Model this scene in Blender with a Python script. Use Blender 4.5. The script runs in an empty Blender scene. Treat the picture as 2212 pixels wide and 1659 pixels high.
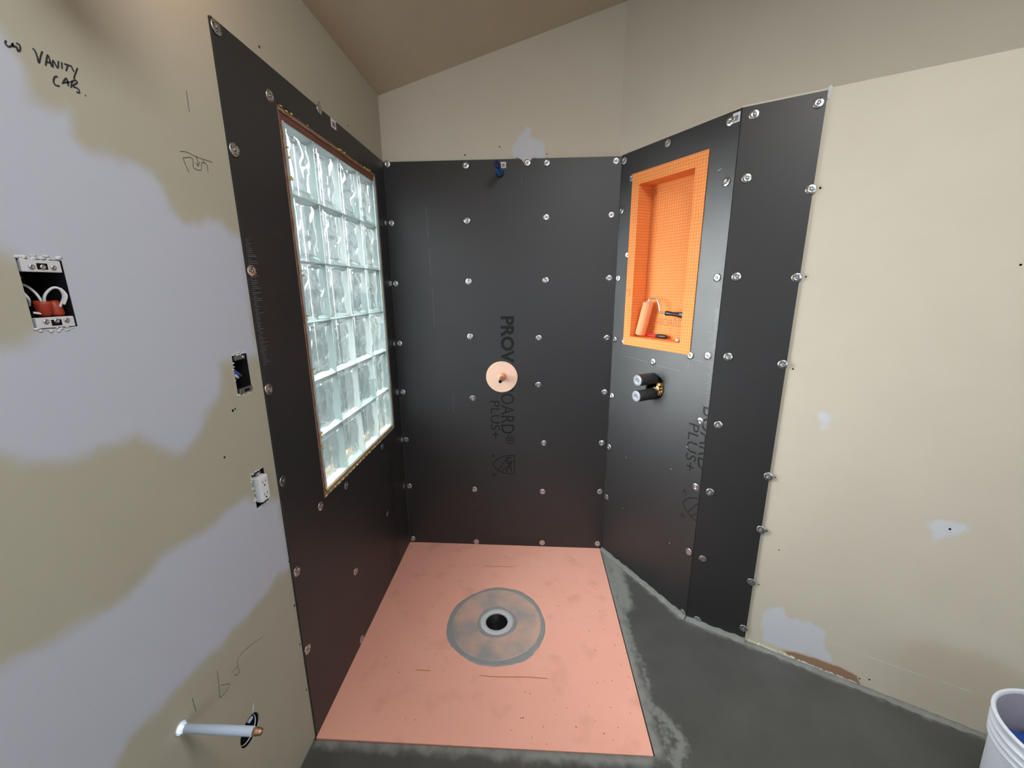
import bpy, bmesh, math, random
import numpy as np
from mathutils import Vector, Matrix
random.seed(7)
SC = bpy.context.scene
COL = SC.collection
# ---------------------------------------------------------------- measured positions (metres, in each wall's own plane)
D = {
 'cam': [0.7288,-2.1543,1.5,879.4075,0.2317,0.0485,-0.005],
 'OK': [0.0,0.0,0.9999,-0.0148],
 'ON': [1.1497,-0.017,0.5148,-0.8573],
 'OR': [1.454,-0.5237,0.8696,-0.4937],
 'wL': [[-1.0895,2.0858],[-0.9074,2.0208],[-1.0875,1.8316],[-0.6208,2.0962],[-1.088,1.5455],[-1.0905,1.2293],[-1.0886,0.9511],[-0.9075,0.7656],[-0.7109,0.7435],[-0.3104,0.7437],[-0.3164,0.3834],[-1.0832,0.6411],[-0.7108,0.3507],[-1.0865,0.3495],[-0.7221,0.0191],[-0.0374,1.816],[-0.0262,1.5239],[-0.0356,1.2138],[-0.0396,0.9486],[-0.0191,0.6677],[-0.0437,0.3946]],
 'wK': [[0.4055,2.079],[0.4046,1.8277],[0.4041,1.5335],[0.4043,1.2499],[0.4075,0.9113],[0.4034,0.3624],[0.4055,0.0189],[0.7963,2.0827],[0.7976,1.8381],[0.7996,1.5369],[0.7674,1.2435],[0.7674,0.9908],[0.8017,0.6564],[0.7977,0.3589],[0.799,0.0275],[0.7034,2.0848],[1.1237,2.0816],[1.1141,1.844],[1.1177,1.5452],[1.1207,1.2444],[1.1224,0.9534],[1.1208,0.6626],[1.1237,0.3681],[1.125,0.0337],[0.0151,2.0924],[0.0109,1.8213],[0.0107,1.5241],[0.0108,1.2116],[0.0074,0.9411],[0.015,0.6606],[0.0098,0.3723],[0.0102,0.0262]],
 'wN': [[0.0124,2.078],[0.0737,1.9928],[0.005,1.8595],[0.0754,1.6533],[0.0069,1.5449],[0.0101,1.2383],[0.0846,1.2369],[0.0043,0.9368],[0.0033,0.6453],[0.0095,0.3444],[0.2819,1.1614],[0.4783,1.2197],[0.5606,1.2295],[0.5644,1.5342],[0.5603,1.8741],[0.2724,2.0824],[0.5512,2.0751],[0.5585,0.9529],[0.5699,0.6573],[0.5702,0.3381],[0.5782,0.0156]],
 'sN': [[0.151,0.6355],[0.1511,0.341],[0.4356,0.6868],[0.5088,0.8216],[0.4659,0.3199]],
 'wR': [[0.0388,2.0762],[0.2178,2.0732],[0.039,1.8748],[0.2329,1.815],[0.0435,1.5363],[0.2301,1.5298],[0.0473,1.2341],[0.2275,1.2219],[0.0414,0.9538],[0.0397,0.6543],[0.2356,0.777],[0.2378,0.5439],[0.0412,0.332],[0.0495,0.0176],[0.2317,0.2957],[0.2286,0.0618]],
 'hL': [[-0.9163,2.1333],[-0.603,2.1242],[-0.3729,2.1312],[-1.1042,0.6915],[-1.1089,0.5377],[-1.1103,0.3921],[-1.112,0.2127],[-1.2172,1.211],[-1.2257,1.2088],[-1.2769,1.1073]],
 'hK': [[0.4025,2.1258],[0.7957,2.1209],[0.5706,2.1581]],
 'hR': [[0.2579,1.8174],[0.2565,1.5326],[0.2607,1.2069],[0.2571,0.7761],[0.2573,0.5409],[0.259,0.2898],[0.7508,1.5567],[0.3081,0.473],[0.7527,0.7185],[0.6241,0.0283],[0.6511,0.0404]],
 'skA': [[-1.6632,1.7904],[-1.5291,1.8526],[-1.5158,1.8202],[-1.5155,1.7737],[-1.4887,1.7627],[-1.4583,1.7837],[-1.4645,1.7421],[-1.445,1.721],[-1.4059,1.7251],[-1.326,1.7233],[-1.3106,1.702],[-1.2986,1.6613],[-1.2695,1.639],[-1.1601,1.653],[-1.1045,1.6193],[-1.1081,1.4108],[-1.1067,1.3267],[-1.2032,1.3287],[-1.238,1.3238],[-1.2569,1.2606],[-1.3146,1.2219],[-1.3264,1.1932],[-1.3785,1.162],[-1.3953,1.165],[-1.4444,1.2071],[-1.4659,1.2388],[-1.5108,1.2336],[-1.5847,1.2355],[-1.6251,1.2497],[-1.6623,1.2768],[-1.7733,1.3164],[-1.7456,1.4352],[-1.6283,1.4236],[-1.601,1.4278],[-1.5718,1.4423],[-1.5548,1.4491],[-1.5685,1.5442],[-1.5973,1.5576],[-1.7181,1.5539]],
 'skB': [[-1.2341,0.9734],[-1.1138,0.8962],[-1.0991,0.7567],[-1.1074,0.6664],[-1.1615,0.6849],[-1.2471,0.6731],[-1.3827,0.6754],[-1.462,0.6893],[-1.5428,0.6885],[-1.6077,0.7003],[-1.65,0.664],[-1.7116,0.5311],[-1.8773,0.8685],[-1.8425,1.0182],[-1.7297,0.9852],[-1.677,0.9734],[-1.6113,0.9668],[-1.5493,0.9545],[-1.4763,0.9786],[-1.3726,0.9676],[-1.284,0.9735]],
 'skK': [[0.7006,2.2454],[0.7268,2.235],[0.7227,2.1959],[0.7751,2.1887],[0.7888,2.1449],[0.7982,2.1048],[0.7498,2.0958],[0.7279,2.0701],[0.6834,2.0832],[0.639,2.1043],[0.6259,2.1388],[0.6437,2.1781],[0.6657,2.2072]],
 'skR': [[0.2972,0.1895],[0.3496,0.2259],[0.3711,0.1803],[0.4533,0.1992],[0.4962,0.1775],[0.5033,0.1042],[0.5377,0.0678],[0.5262,0.0455],[0.4507,0.0476],[0.3741,0.0279],[0.3075,0.0315],[0.2879,0.1272]],
 'skR2': [[0.6939,0.7247],[0.724,0.7449],[0.7824,0.7505],[0.8,0.7397],[0.7844,0.709],[0.7398,0.6847],[0.7274,0.6592],[0.7107,0.6919]],
 'skR3': [[0.3286,1.08],[0.3954,1.0816],[0.4204,1.0427],[0.4149,0.9897],[0.3704,0.9722],[0.3378,1.0108]],
 'brR': [[0.3747,0.0235],[0.4211,0.0355],[0.4967,0.0442],[0.5695,0.0463],[0.6134,0.035],[0.629,0.0047],[0.62,-0.0099],[0.5636,-0.0134],[0.4893,-0.0128],[0.4105,-0.0055]],
 'caulkR': [[0.5127,0.1425],[0.5978,0.1414],[0.6656,0.1374],[0.7423,0.1384],[0.7912,0.1391],[0.8605,0.1455],[0.9038,0.143]],
 'ink': [[[-1.5257,1.8394],[-1.5274,1.835],[-1.5247,1.8324],[-1.5203,1.8358],[-1.518,1.8397],[-1.5189,1.8357],[-1.5143,1.8373],[-1.514,1.8324],[-1.5106,1.8355],[-1.5098,1.8417],[-1.5138,1.8421]],[[-1.4933,1.8462],[-1.4904,1.8432],[-1.4894,1.8362],[-1.4892,1.8292],[-1.4845,1.84],[-1.4803,1.8484]],[[-1.4804,1.8298],[-1.4752,1.8441],[-1.4731,1.8455],[-1.4718,1.8322]],[[-1.478,1.8355],[-1.4718,1.8376]],[[-1.4703,1.8321],[-1.4675,1.8427],[-1.4634,1.8344],[-1.4597,1.8456]],[[-1.455,1.8462],[-1.457,1.8361]],[[-1.452,1.8452],[-1.4407,1.8472]],[[-1.4464,1.8457],[-1.4513,1.8359]],[[-1.4414,1.8477],[-1.4392,1.8403]],[[-1.4317,1.8489],[-1.4386,1.8359],[-1.4415,1.829]],[[-1.4661,1.8214],[-1.4703,1.8195],[-1.474,1.8124],[-1.4728,1.8074],[-1.4665,1.8085]],[[-1.4617,1.8138],[-1.4534,1.8249],[-1.453,1.8142]],[[-1.4595,1.8163],[-1.4497,1.8213]],[[-1.4455,1.8248],[-1.4493,1.8133]],[[-1.4484,1.8211],[-1.44,1.828],[-1.4377,1.8256],[-1.4459,1.8172],[-1.4382,1.8168],[-1.4375,1.8116],[-1.4423,1.8105]],[[-1.429,1.8114],[-1.4276,1.8109]]],
 'pencil': [[[-1.2051,1.9101],[-1.206,1.8701]],[[-1.2503,1.7809],[-1.2301,1.7846],[-1.2056,1.7825],[-1.1616,1.784]],[[-1.2457,1.7689],[-1.2363,1.7442]],[[-1.2454,1.7701],[-1.2197,1.7762],[-1.2209,1.7574],[-1.1998,1.7582],[-1.1946,1.7738],[-1.1809,1.7751],[-1.1795,1.7585]],[[-1.2068,1.7845],[-1.2065,1.7647]],[[-1.2119,1.7691],[-1.2065,1.7647],[-1.2003,1.7746]],[[-1.1896,1.7811],[-1.1852,1.7739]]],
 'pencil2': [[[-1.2552,0.567],[-1.3167,0.5912],[-1.3503,0.5927],[-1.3523,0.5549],[-1.3694,0.5659]],[[-1.4104,0.6262],[-1.4136,0.5868],[-1.4153,0.5534],[-1.3845,0.5553],[-1.409,0.5814]],[[-1.3755,0.5812],[-1.3544,0.5745]],[[-1.4812,0.6318],[-1.4798,0.5943]]],
 'bigbox': [[-1.5847,1.5418],[-1.5273,1.5434],[-1.5418,1.4437],[-1.5859,1.445],[-1.5888,1.5334]],
 'bigopen': [[-1.5833,1.5292],[-1.5402,1.529],[-1.54,1.4602],[-1.584,1.4611]],
 'smallbox': [[-1.2036,1.3277],[-1.1553,1.3275],[-1.1559,1.2543],[-1.2063,1.2593],[-1.1919,1.3441],[-1.207,1.2417]],
 'outlet': [[-1.2024,1.0255],[-1.1637,1.0122],[-1.1598,0.9322],[-1.2048,0.941],[-1.1568,1.0253],[-1.1978,0.9301]],
 'outf': [[-1.2274,1.0277],[-1.1914,1.0232],[-1.1884,0.9595],[-1.2156,0.9583]],
 'barL': [[-0.5417,2.0981],[-0.4979,2.1032],[-0.5017,2.0697],[-0.541,2.07]],
 'barK': [[0.5721,2.0917],[0.6033,2.091],[0.6008,2.0606],[0.5718,2.0653]],
 'barN': [[0.5568,2.0996],[0.5885,2.0935],[0.5907,2.0641],[0.5644,2.068]],
 'txt1': [[0.5683,1.3567],[0.6386,1.3566],[0.5551,0.6432],[0.636,0.6448],[0.5857,1.1315],[0.637,0.9194]],
 'txt2': [[0.5045,0.8967],[0.5581,0.8974],[0.5034,0.6809],[0.5556,0.6819]],
 'shield': [[0.6358,0.578],[0.6354,0.4645],[0.5113,0.5215],[0.5174,0.5754],[0.5182,0.4558]],
 'txtN': [[0.499,0.9312],[0.5472,0.9146],[0.5035,0.7168],[0.5552,0.7249]],
 'txtN1': [[0.5389,0.9676],[0.5771,0.6758]],
 'shieldN': [[0.5964,0.6084],[0.5065,0.5529],[0.6042,0.5015],[0.5148,0.6141],[0.5166,0.4838]],
 'nout': [[0.0813,2.0068],[0.4701,2.0055],[0.0824,1.2226],[0.4828,1.2203]],
 'nin': [[0.1232,1.9552],[0.4188,1.9558],[0.1286,1.2668],[0.4266,1.2626]],
 'S': [[0.0888,1.4575],[0.1168,1.458],[0.0858,1.4928],[0.1138,1.4928]],
 'nboard': [[0.2089,1.3212],[0.3584,1.3243],[0.2142,1.3546],[0.3595,1.3594]],
 'roll': [[[0.1828,1.4348],[0.1584,1.2813],[0.214,1.4378],[0.1182,1.2821],[0.2002,1.2807]]],
 'rollw': [[0.1876,1.4351],[0.1923,1.4459],[0.2036,1.4472],[0.2461,1.4407],[0.2672,1.3934],[0.2841,1.3858],[0.3003,1.3825]],
 'rollh': [[0.3089,1.3853],[0.3371,1.3868],[0.3702,1.3824],[0.4117,1.3788]],
 'knife': [[0.1979,1.2774],[0.2436,1.2796],[0.304,1.277]],
 'plug': [[0.383,1.2759]],
 'valve': [[0.1922,1.0554],[0.291,1.097],[0.1837,0.9759],[0.3123,1.0215],[0.323,1.0527]],
 'sleeve': [[0.2652,1.0782],[0.2572,1.0028]],
 'disc': [[0.5697,1.0326],[0.6549,1.0333]],
 'blue': [[0.5726,2.0387]],
 'pipe': [[-1.5242,0.6066],[-1.3602,0.3697],[-1.3443,0.4076],[-1.3888,0.3446],[-1.3964,0.3937],[-1.321,0.3694]],
 'scoreL': [[-1.1067,1.6246],[-1.0992,1.323],[-1.051,1.578],[-1.0802,1.3199]],
 'scoreN': [[0.5955,1.3775],[0.5953,0.9736]],
 'win': [[-0.8361,1.9881],[-0.1413,2.0092],[-0.8713,0.8189],[-0.1402,0.7665]],
 'floorPale': [[[1.149,-0.0592],[1.1895,-0.4029],[1.1704,-0.651],[1.1913,-0.7847],[1.1881,-0.8642],[1.1715,-0.9371]],[[1.1708,-0.9457],[1.2063,-0.9776],[1.2373,-1.0313],[1.2455,-1.075],[1.2034,-1.1317]],[[1.194,-1.0179],[1.1957,-1.0628],[1.1929,-1.1189]]],
 'drain': [[0.5782,-0.5791],[0.5011,-0.5824],[0.6552,-0.5759],[0.5281,-0.5812],[0.6295,-0.5769],[0.3528,-0.5967],[0.8003,-0.5778],[0.5609,-0.3412],[0.5979,-0.7934]],
 'pan': [[-0.0016,0.0052],[1.1441,-0.0075],[1.1349,-1.1133],[0.0077,-1.1017]],
 'creaseR': [[0.2505,2.11],[0.651,2.1059]],
 'leftedge': [[-1.5257,1.8866],[-1.6441,1.3747],[-1.7634,0.8589],[-1.1877,-0.0135],[-1.2867,2.0462]],
}

# ---------------------------------------------------------------- camera
camx, camy, camz, FPX, PITCH, YAW, ROLL = D['cam']
cam = bpy.data.cameras.new('camera'); camo = bpy.data.objects.new('camera', cam); COL.objects.link(camo)
Fw = Vector((-math.sin(YAW)*math.cos(PITCH), math.cos(YAW)*math.cos(PITCH), -math.sin(PITCH)))
Rt = Vector((math.cos(YAW), math.sin(YAW), 0)); Up = Rt.cross(Fw)
R2 = math.cos(ROLL)*Rt+math.sin(ROLL)*Up; U2 = -math.sin(ROLL)*Rt+math.cos(ROLL)*Up
camo.matrix_world = Matrix(((R2.x,U2.x,-Fw.x,camx),(R2.y,U2.y,-Fw.y,camy),(R2.z,U2.z,-Fw.z,camz),(0,0,0,1)))
cam.sensor_fit = 'HORIZONTAL'; cam.sensor_width = 36; cam.lens = FPX*36/2212; cam.clip_start = 0.02
SC.camera = camo
# ---------------------------------------------------------------- light and exposure
SC.view_settings.view_transform = 'Standard'; SC.view_settings.look = 'None'
SC.view_settings.gamma = 1; SC.view_settings.use_curve_mapping = False
SC.view_settings.exposure = 0.0
wd = bpy.data.worlds.new('sky'); SC.world = wd; wd.use_nodes = True
nt = wd.node_tree; nt.nodes.clear()
o_ = nt.nodes.new('ShaderNodeOutputWorld'); bg = nt.nodes.new('ShaderNodeBackground'); tc = nt.nodes.new('ShaderNodeTexCoord')
sx = nt.nodes.new('ShaderNodeSeparateXYZ'); rp = nt.nodes.new('ShaderNodeValToRGB'); mp = nt.nodes.new('ShaderNodeMapRange')
nt.links.new(tc.outputs['Generated'], sx.inputs[0]); nt.links.new(sx.outputs['Z'], mp.inputs['Value'])
mp.inputs['From Min'].default_value = -1; mp.inputs['From Max'].default_value = 1
nt.links.new(mp.outputs[0], rp.inputs[0]); nt.links.new(rp.outputs[0], bg.inputs[0]); nt.links.new(bg.outputs[0], o_.inputs[0])
e = rp.color_ramp.elements
e[0].position = 0.0; e[0].color = (.30,.33,.30,1); e[1].position = 1.0; e[1].color = (.62,.80,1.0,1)
for p_, c_ in ((.47,(.36,.42,.40,1)),(.52,(.95,1.0,1.0,1)),(.7,(.80,.92,1.0,1))):
    q_ = e.new(p_); q_.color = c_
bg.inputs[1].default_value = .80
def area(name, loc, direction, sx_, sy_, power, color, portal=False):
    l = bpy.data.lights.new(name, 'AREA'); l.shape = 'RECTANGLE'; l.size = sx_; l.size_y = sy_; l.energy = power; l.color = color
    if portal: l.cycles.is_portal = True
    ob = bpy.data.objects.new(name, l); COL.objects.link(ob); ob.location = loc
    ob.rotation_euler = Vector(direction).to_track_quat('-Z','Y').to_euler(); return ob
area('daylight_glass_block', (-.16,-.4965,1.40), (1,0,0), .80, 1.26, 1, (1,1,1), True)
area('guessed_rear_window', (1.5,-4.46,1.65), (0,1,0), 1.5, 1.1, 19, (.70,.83,1.0))  # unseen window guessed behind the camera, strength set for overall brightness
sn = bpy.data.lights.new('hazy_sun','SUN'); sn.energy = 39.0; sn.angle = math.radians(70); sn.color = (1.0,.985,.96)
so = bpy.data.objects.new('hazy_sun', sn); COL.objects.link(so); so.rotation_euler = Vector((1,.0,-.46)).to_track_quat('-Z','Y').to_euler()
area('guessed_side_window', (4.14,-3.1,1.7), (-1,0,0), 1.1, 1.2, 8, (.86,.93,1.0))  # unseen window guessed at the side, added as extra fill
area('added_overhead_light', (1.22,-1.98,2.66), (.0,.05,-1), .8, .7, 34, (1.0,.985,.96))  # overhead light added under the closed ceiling to brighten pan and floor
vl = bpy.data.lights.new('vanity_bulb','POINT'); vl.energy = 1.2; vl.color = (1.0,.62,.45); vl.shadow_soft_size = .05
vo = bpy.data.objects.new('vanity_bulb', vl); COL.objects.link(vo); vo.location = (.16,-1.25,2.22)
# ---------------------------------------------------------------- materials
def mat(name, color, rough=.6, metal=0.0, spec=.5, noise=0.0, nscale=20, bump=0.0, bscale=120, bdist=.001, **kw):
    m = bpy.data.materials.new(name); m.use_nodes = True; n = m.node_tree; b = n.nodes['Principled BSDF']
    b.inputs['Base Color'].default_value = (*color,1); b.inputs['Roughness'].default_value = rough
    b.inputs['Metallic'].default_value = metal; b.inputs['Specular IOR Level'].default_value = spec
    for k,v in kw.items(): b.inputs[k].default_value = v
    g = n.nodes.new('ShaderNodeTexCoord')
    if noise:
        t = n.nodes.new('ShaderNodeTexNoise'); t.inputs['Scale'].default_value = nscale; t.inputs['Detail'].default_value = 6
        n.links.new(g.outputs['Object'], t.inputs['Vector'])
        mx = n.nodes.new('ShaderNodeMix'); mx.data_type = 'RGBA'
        mx.inputs[6].default_value = (*[c*(1-noise) for c in color],1); mx.inputs[7].default_value = (*[min(1,c*(1+noise)) for c in color],1)
        n.links.new(t.outputs['Fac'], mx.inputs[0]); n.links.new(mx.outputs[2], b.inputs['Base Color'])
    if bump:
        t = n.nodes.new('ShaderNodeTexNoise'); t.inputs['Scale'].default_value = bscale; t.inputs['Detail'].default_value = 3
        n.links.new(g.outputs['Object'], t.inputs['Vector'])
        bp = n.nodes.new('ShaderNodeBump'); bp.inputs['Strength'].default_value = bump; bp.inputs['Distance'].default_value = bdist
        n.links.new(t.outputs['Fac'], bp.inputs['Height']); n.links.new(bp.outputs[0], b.inputs['Normal'])
    return m
def lin(r,g,b):
    f = lambda c: (c/255/12.92) if c <= 10 else ((c/255+.055)/1.055)**2.4
    return (f(r),f(g),f(b))
def layered(name, base, layers, rough=.75, bump=.25, bscale=160, base_noise=.05, spec=.3):
    """wall / floor material: base colour, then layers [(attribute, colour, soft width, noise amplitude, noise scale, roughness)]"""
    m = bpy.data.materials.new(name); m.use_nodes = True; n = m.node_tree; b = n.nodes['Principled BSDF']
    b.inputs['Specular IOR Level'].default_value = spec
    L = n.links.new; g = n.nodes.new('ShaderNodeTexCoord')
    def N(scale, det=5):
        t = n.nodes.new('ShaderNodeTexNoise'); t.inputs['Scale'].default_value = scale; t.inputs['Detail'].default_value = det
        L(g.outputs['Object'], t.inputs['Vector']); return t.outputs['Fac']
    mx = n.nodes.new('ShaderNodeMix'); mx.data_type = 'RGBA'; L(N(5), mx.inputs[0])
    mx.inputs[6].default_value = (*[c*(1-base_noise) for c in base],1); mx.inputs[7].default_value = (*[c*(1+base_noise) for c in base],1)
    cur = mx.outputs[2]
    rv = n.nodes.new('ShaderNodeValue'); rv.outputs[0].default_value = rough; rcur = rv.outputs[0]
    for at, col, w, amp, ns, rg in layers:
        a = n.nodes.new('ShaderNodeAttribute'); a.attribute_name = at
        s1 = n.nodes.new('ShaderNodeMath'); s1.operation = 'SUBTRACT'; L(N(ns,8), s1.inputs[0]); s1.inputs[1].default_value = .5
        s2 = n.nodes.new('ShaderNodeMath'); s2.operation = 'MULTIPLY_ADD'; L(s1.outputs[0], s2.inputs[0]); s2.inputs[1].default_value = amp; L(a.outputs['Fac'], s2.inputs[2])
        mr = n.nodes.new('ShaderNodeMapRange'); mr.interpolation_type = 'SMOOTHSTEP'; mr.inputs['From Min'].default_value = -w; mr.inputs['From Max'].default_value = w
        L(s2.outputs[0], mr.inputs['Value'])
        x = n.nodes.new('ShaderNodeMix'); x.data_type = 'RGBA'; L(mr.outputs[0], x.inputs[0]); L(cur, x.inputs[6]); x.inputs[7].default_value = (*col,1); cur = x.outputs[2]
        y = n.nodes.new('ShaderNodeMix'); L(mr.outputs[0], y.inputs[0]); L(rcur, y.inputs[2]); y.inputs[3].default_value = rg; rcur = y.outputs[0]
    L(cur, b.inputs['Base Color']); L(rcur, b.inputs['Roughness'])
    bp = n.nodes.new('ShaderNodeBump'); bp.inputs['Strength'].default_value = bump; bp.inputs['Distance'].default_value = .001
    L(N(bscale,3), bp.inputs['Height']); L(bp.outputs[0], b.inputs['Normal'])
    return m
PAINT = lin(204,196,180); SKIM = lin(182,187,200)
M = {}
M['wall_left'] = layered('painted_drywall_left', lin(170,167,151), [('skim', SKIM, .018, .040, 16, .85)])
M['wall'] = layered('painted_drywall', PAINT, [('skim', lin(206,208,214), .009, .030, 40, .85), ('brown', lin(152,120,94), .006, .012, 40, .9), ('caulk', lin(215,210,195), .0015, .001, 40, .5)])
M['ceiling'] = layered('painted_ceiling', lin(188,176,154), [])
M['plaster'] = mat('plaster', lin(205,205,208), .85, noise=.08, bump=.5, bscale=80)
M['floor'] = layered('grey_waterproofing', lin(80,80,78), [('pale', lin(134,134,130), .02, .06, 26, .85), ('patch', lin(124,126,123), .012, .055, 55, .7)], rough=.62, bump=.5, bscale=60, base_noise=.28)
M['cove'] = mat('mortar', lin(128,129,126), .85, noise=.25, nscale=40, bump=.8, bscale=90)
M['board'] = mat('black_board', lin(36,36,38), .48, spec=.7, noise=.10, nscale=3, bump=.12, bscale=300, bdist=.0005)
M['board_edge'] = mat('board_edge', lin(30,29,29), .7)
M['print'] = mat('printed_ink', lin(20,20,21), .65, spec=.25)
M['faint_print'] = mat('faint_ink', lin(30,30,32), .5, spec=.55)
M['scratch'] = mat('scratch', lin(120,120,122), .5)
M['zinc'] = mat('galvanized_steel', (.62,.64,.66), .28, metal=1.0, noise=.1, nscale=200)
M['zinc_dull'] = mat('dull_steel', (.42,.43,.44), .45, metal=1.0)
M['dark'] = mat('dark_hole', (.006,.006,.006), .9, spec=.1)
M['screw'] = mat('screw_steel', (.45,.45,.46), .3, metal=1.0)
M['pan'] = mat('pan_membrane', lin(236,150,118), .68, noise=.0, bump=.3, bscale=200)
M['niche'] = mat('niche_orange', lin(240,152,88), .7, spec=.2, noise=.04, nscale=30)
M['wood'] = mat('weathered_wood', lin(150,125,98), .8, noise=.35, nscale=25, bump=.5, bscale=60)
M['redwood'] = mat('red_stained_wood', lin(118,74,60), .8, noise=.55, nscale=30, bump=.5, bscale=60)
M['foam'] = mat('yellow_foam', lin(205,175,95), .8, noise=.2, nscale=60, bump=.8)
M['silicone'] = mat('white_silicone', lin(180,188,186), .4)
M['white'] = mat('white_plastic', lin(225,228,232), .35)
M['offwhite'] = mat('off_white_plastic', lin(198,200,205), .45)
M['black'] = mat('black_plastic', lin(26,26,28), .4)
M['sleeve'] = mat('dark_sleeve', lin(50,52,54), .5)
M['cap'] = mat('grey_cap', lin(138,139,150), .35)
M['brass'] = mat('brass', (.75,.48,.20), .28, metal=1.0)
M['copper'] = mat('copper', (.55,.34,.22), .38, metal=1.0)
M['blue'] = mat('blue_pex', lin(30,95,175), .3)
M['navy'] = mat('navy_plastic', lin(16,18,60), .3)
M['membrane'] = mat('seal_membrane', lin(228,190,168), .7, noise=.06, nscale=60)
M['salmon'] = mat('rubber_salmon', lin(238,150,115), .5)
M['foamroll'] = mat('roller_foam', lin(240,160,115), .85, noise=.06, nscale=50, bump=.3, bscale=400)
M['red'] = mat('red_plastic', lin(205,40,35), .35)
M['wirenut'] = mat('orange_wire_connector', lin(150,48,22), .5)
M['wire'] = mat('white_wire', lin(210,210,212), .4)
M['pipe'] = mat('pale_pipe', lin(190,205,225), .3)
M['bucket'] = mat('white_bucket', lin(222,228,240), .38)
M['bucket_in'] = mat('stained_bucket_inside', lin(170,165,172), .6, noise=.2, nscale=12)
M['rag'] = mat('blue_cloth', lin(42,78,160), .9, noise=.25, nscale=20)
M['marker'] = mat('marker_ink', lin(40,40,48), .6)
M['pencil'] = mat('pencil_lead', lin(92,90,88), .6)
M['paper'] = mat('paper_label', lin(215,215,218), .5)
M['torn'] = mat('torn_paper', lin(222,222,180), .8, noise=.25, nscale=80)
# pan: mortar smears, ring round the drain and scuffs
def pan_material():
    m = M['pan']; n = m.node_tree; b = n.nodes['Principled BSDF']; L = n.links.new
    g = n.nodes.new('ShaderNodeTexCoord')
    def N(scale, det=6):
        t = n.nodes.new('ShaderNodeTexNoise'); t.inputs['Scale'].default_value = scale; t.inputs['Detail'].default_value = det
        L(g.outputs['Object'], t.inputs['Vector']); return t.outputs['Fac']
    def ramp(src, a, c):
        r = n.nodes.new('ShaderNodeMapRange'); r.inputs['From Min'].default_value = a; r.inputs['From Max'].default_value = c; L(src, r.inputs['Value']); return r.outputs[0]
    def mix(f, a, c, k=1.0):
        x = n.nodes.new('ShaderNodeMix'); x.data_type = 'RGBA'
        if k != 1.0:
            mm = n.nodes.new('ShaderNodeMath'); mm.operation = 'MULTIPLY'; L(f, mm.inputs[0]); mm.inputs[1].default_value = k; f = mm.outputs[0]
        L(f, x.inputs[0])
        for s, v in ((6,a),(7,c)):
            if isinstance(v, tuple): x.inputs[s].default_value = (*v,1)
            else: L(v, x.inputs[s])
        return x.outputs[2]
    c = mix(N(3.5), lin(240,172,152), lin(249,184,164))
    c = mix(ramp(N(9,9), .56,.72), c, lin(208,146,124), .4)
    c = mix(ramp(N(70,3), .70,.76), c, lin(140,95,80), .8)
    L(c, b.inputs['Base Color'])
pan_material()
def ring_material():
    m = mat('mortar_film', lin(150,128,118), .6, bump=.4, bscale=90); n = m.node_tree; b = n.nodes['Principled BSDF']; L = n.links.new
    g = n.nodes.new('ShaderNodeTexCoord'); t = n.nodes.new('ShaderNodeTexNoise'); t.inputs['Scale'].default_value = 7; t.inputs['Detail'].default_value = 8
    L(g.outputs['Object'], t.inputs['Vector'])
    r = n.nodes.new('ShaderNodeValToRGB'); L(t.outputs['Fac'], r.inputs[0]); L(r.outputs[0], b.inputs['Base Color'])
    r.color_ramp.elements[0].position = .38; r.color_ramp.elements[0].color = (*lin(156,152,150),1)
    r.color_ramp.elements[1].position = .62; r.color_ramp.elements[1].color = (*lin(206,170,154),1)
    return m
M['ring'] = ring_material(); M['ring_edge'] = mat('mortar_edge', lin(146,147,147), .6, noise=.1, nscale=30, bump=.4)
def niche_grid():
    m = M['niche']; n = m.node_tree; b = n.nodes['Principled BSDF']; L = n.links.new
    g = n.nodes.new('ShaderNodeTexCoord'); w1 = n.nodes.new('ShaderNodeTexBrick')
    w1.offset = 0; w1.inputs['Scale'].default_value = 1; w1.inputs['Brick Width'].default_value = .013; w1.inputs['Row Height'].default_value = .013; w1.inputs['Mortar Size'].default_value = .0011; w1.inputs['Mortar Smooth'].default_value = .4
    w1.inputs['Color1'].default_value = (*lin(242,154,90),1); w1.inputs['Color2'].default_value = (*lin(238,150,86),1); w1.inputs['Mortar'].default_value = (*lin(214,118,60),1)
    L(g.outputs['Object'], w1.inputs['Vector']); L(w1.outputs['Color'], b.inputs['Base Color'])
    bp = n.nodes.new('ShaderNodeBump'); bp.inputs['Strength'].default_value = .5; bp.inputs['Distance'].default_value = .001; bp.invert = True
    L(w1.outputs['Fac'], bp.inputs['Height']); L(bp.outputs[0], b.inputs['Normal'])
niche_grid()
def glass_material():
    m = bpy.data.materials.new('wavy_glass'); m.use_nodes = True; n = m.node_tree; n.nodes.clear(); L = n.links.new
    o = n.nodes.new('ShaderNodeOutputMaterial')
    tr = n.nodes.new('ShaderNodeBsdfTransparent'); tr.inputs[0].default_value = (.88,.91,.92,1)
    gl = n.nodes.new('ShaderNodeBsdfGlass'); gl.inputs['IOR'].default_value = 1.45; gl.inputs['Roughness'].default_value = .03; gl.inputs[0].default_value = (.88,.92,.94,1)
    tl = n.nodes.new('ShaderNodeBsdfTranslucent'); tl.inputs[0].default_value = (.88,.92,.94,1)
    a = n.nodes.new('ShaderNodeMixShader'); a.inputs[0].default_value = .55; L(tr.outputs[0], a.inputs[1]); L(gl.outputs[0], a.inputs[2])
    c = n.nodes.new('ShaderNodeMixShader'); c.inputs[0].default_value = .004; L(a.outputs[0], c.inputs[1]); L(tl.outputs[0], c.inputs[2])
    L(c.outputs[0], o.inputs[0]); return m
M['glass'] = glass_material()
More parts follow.
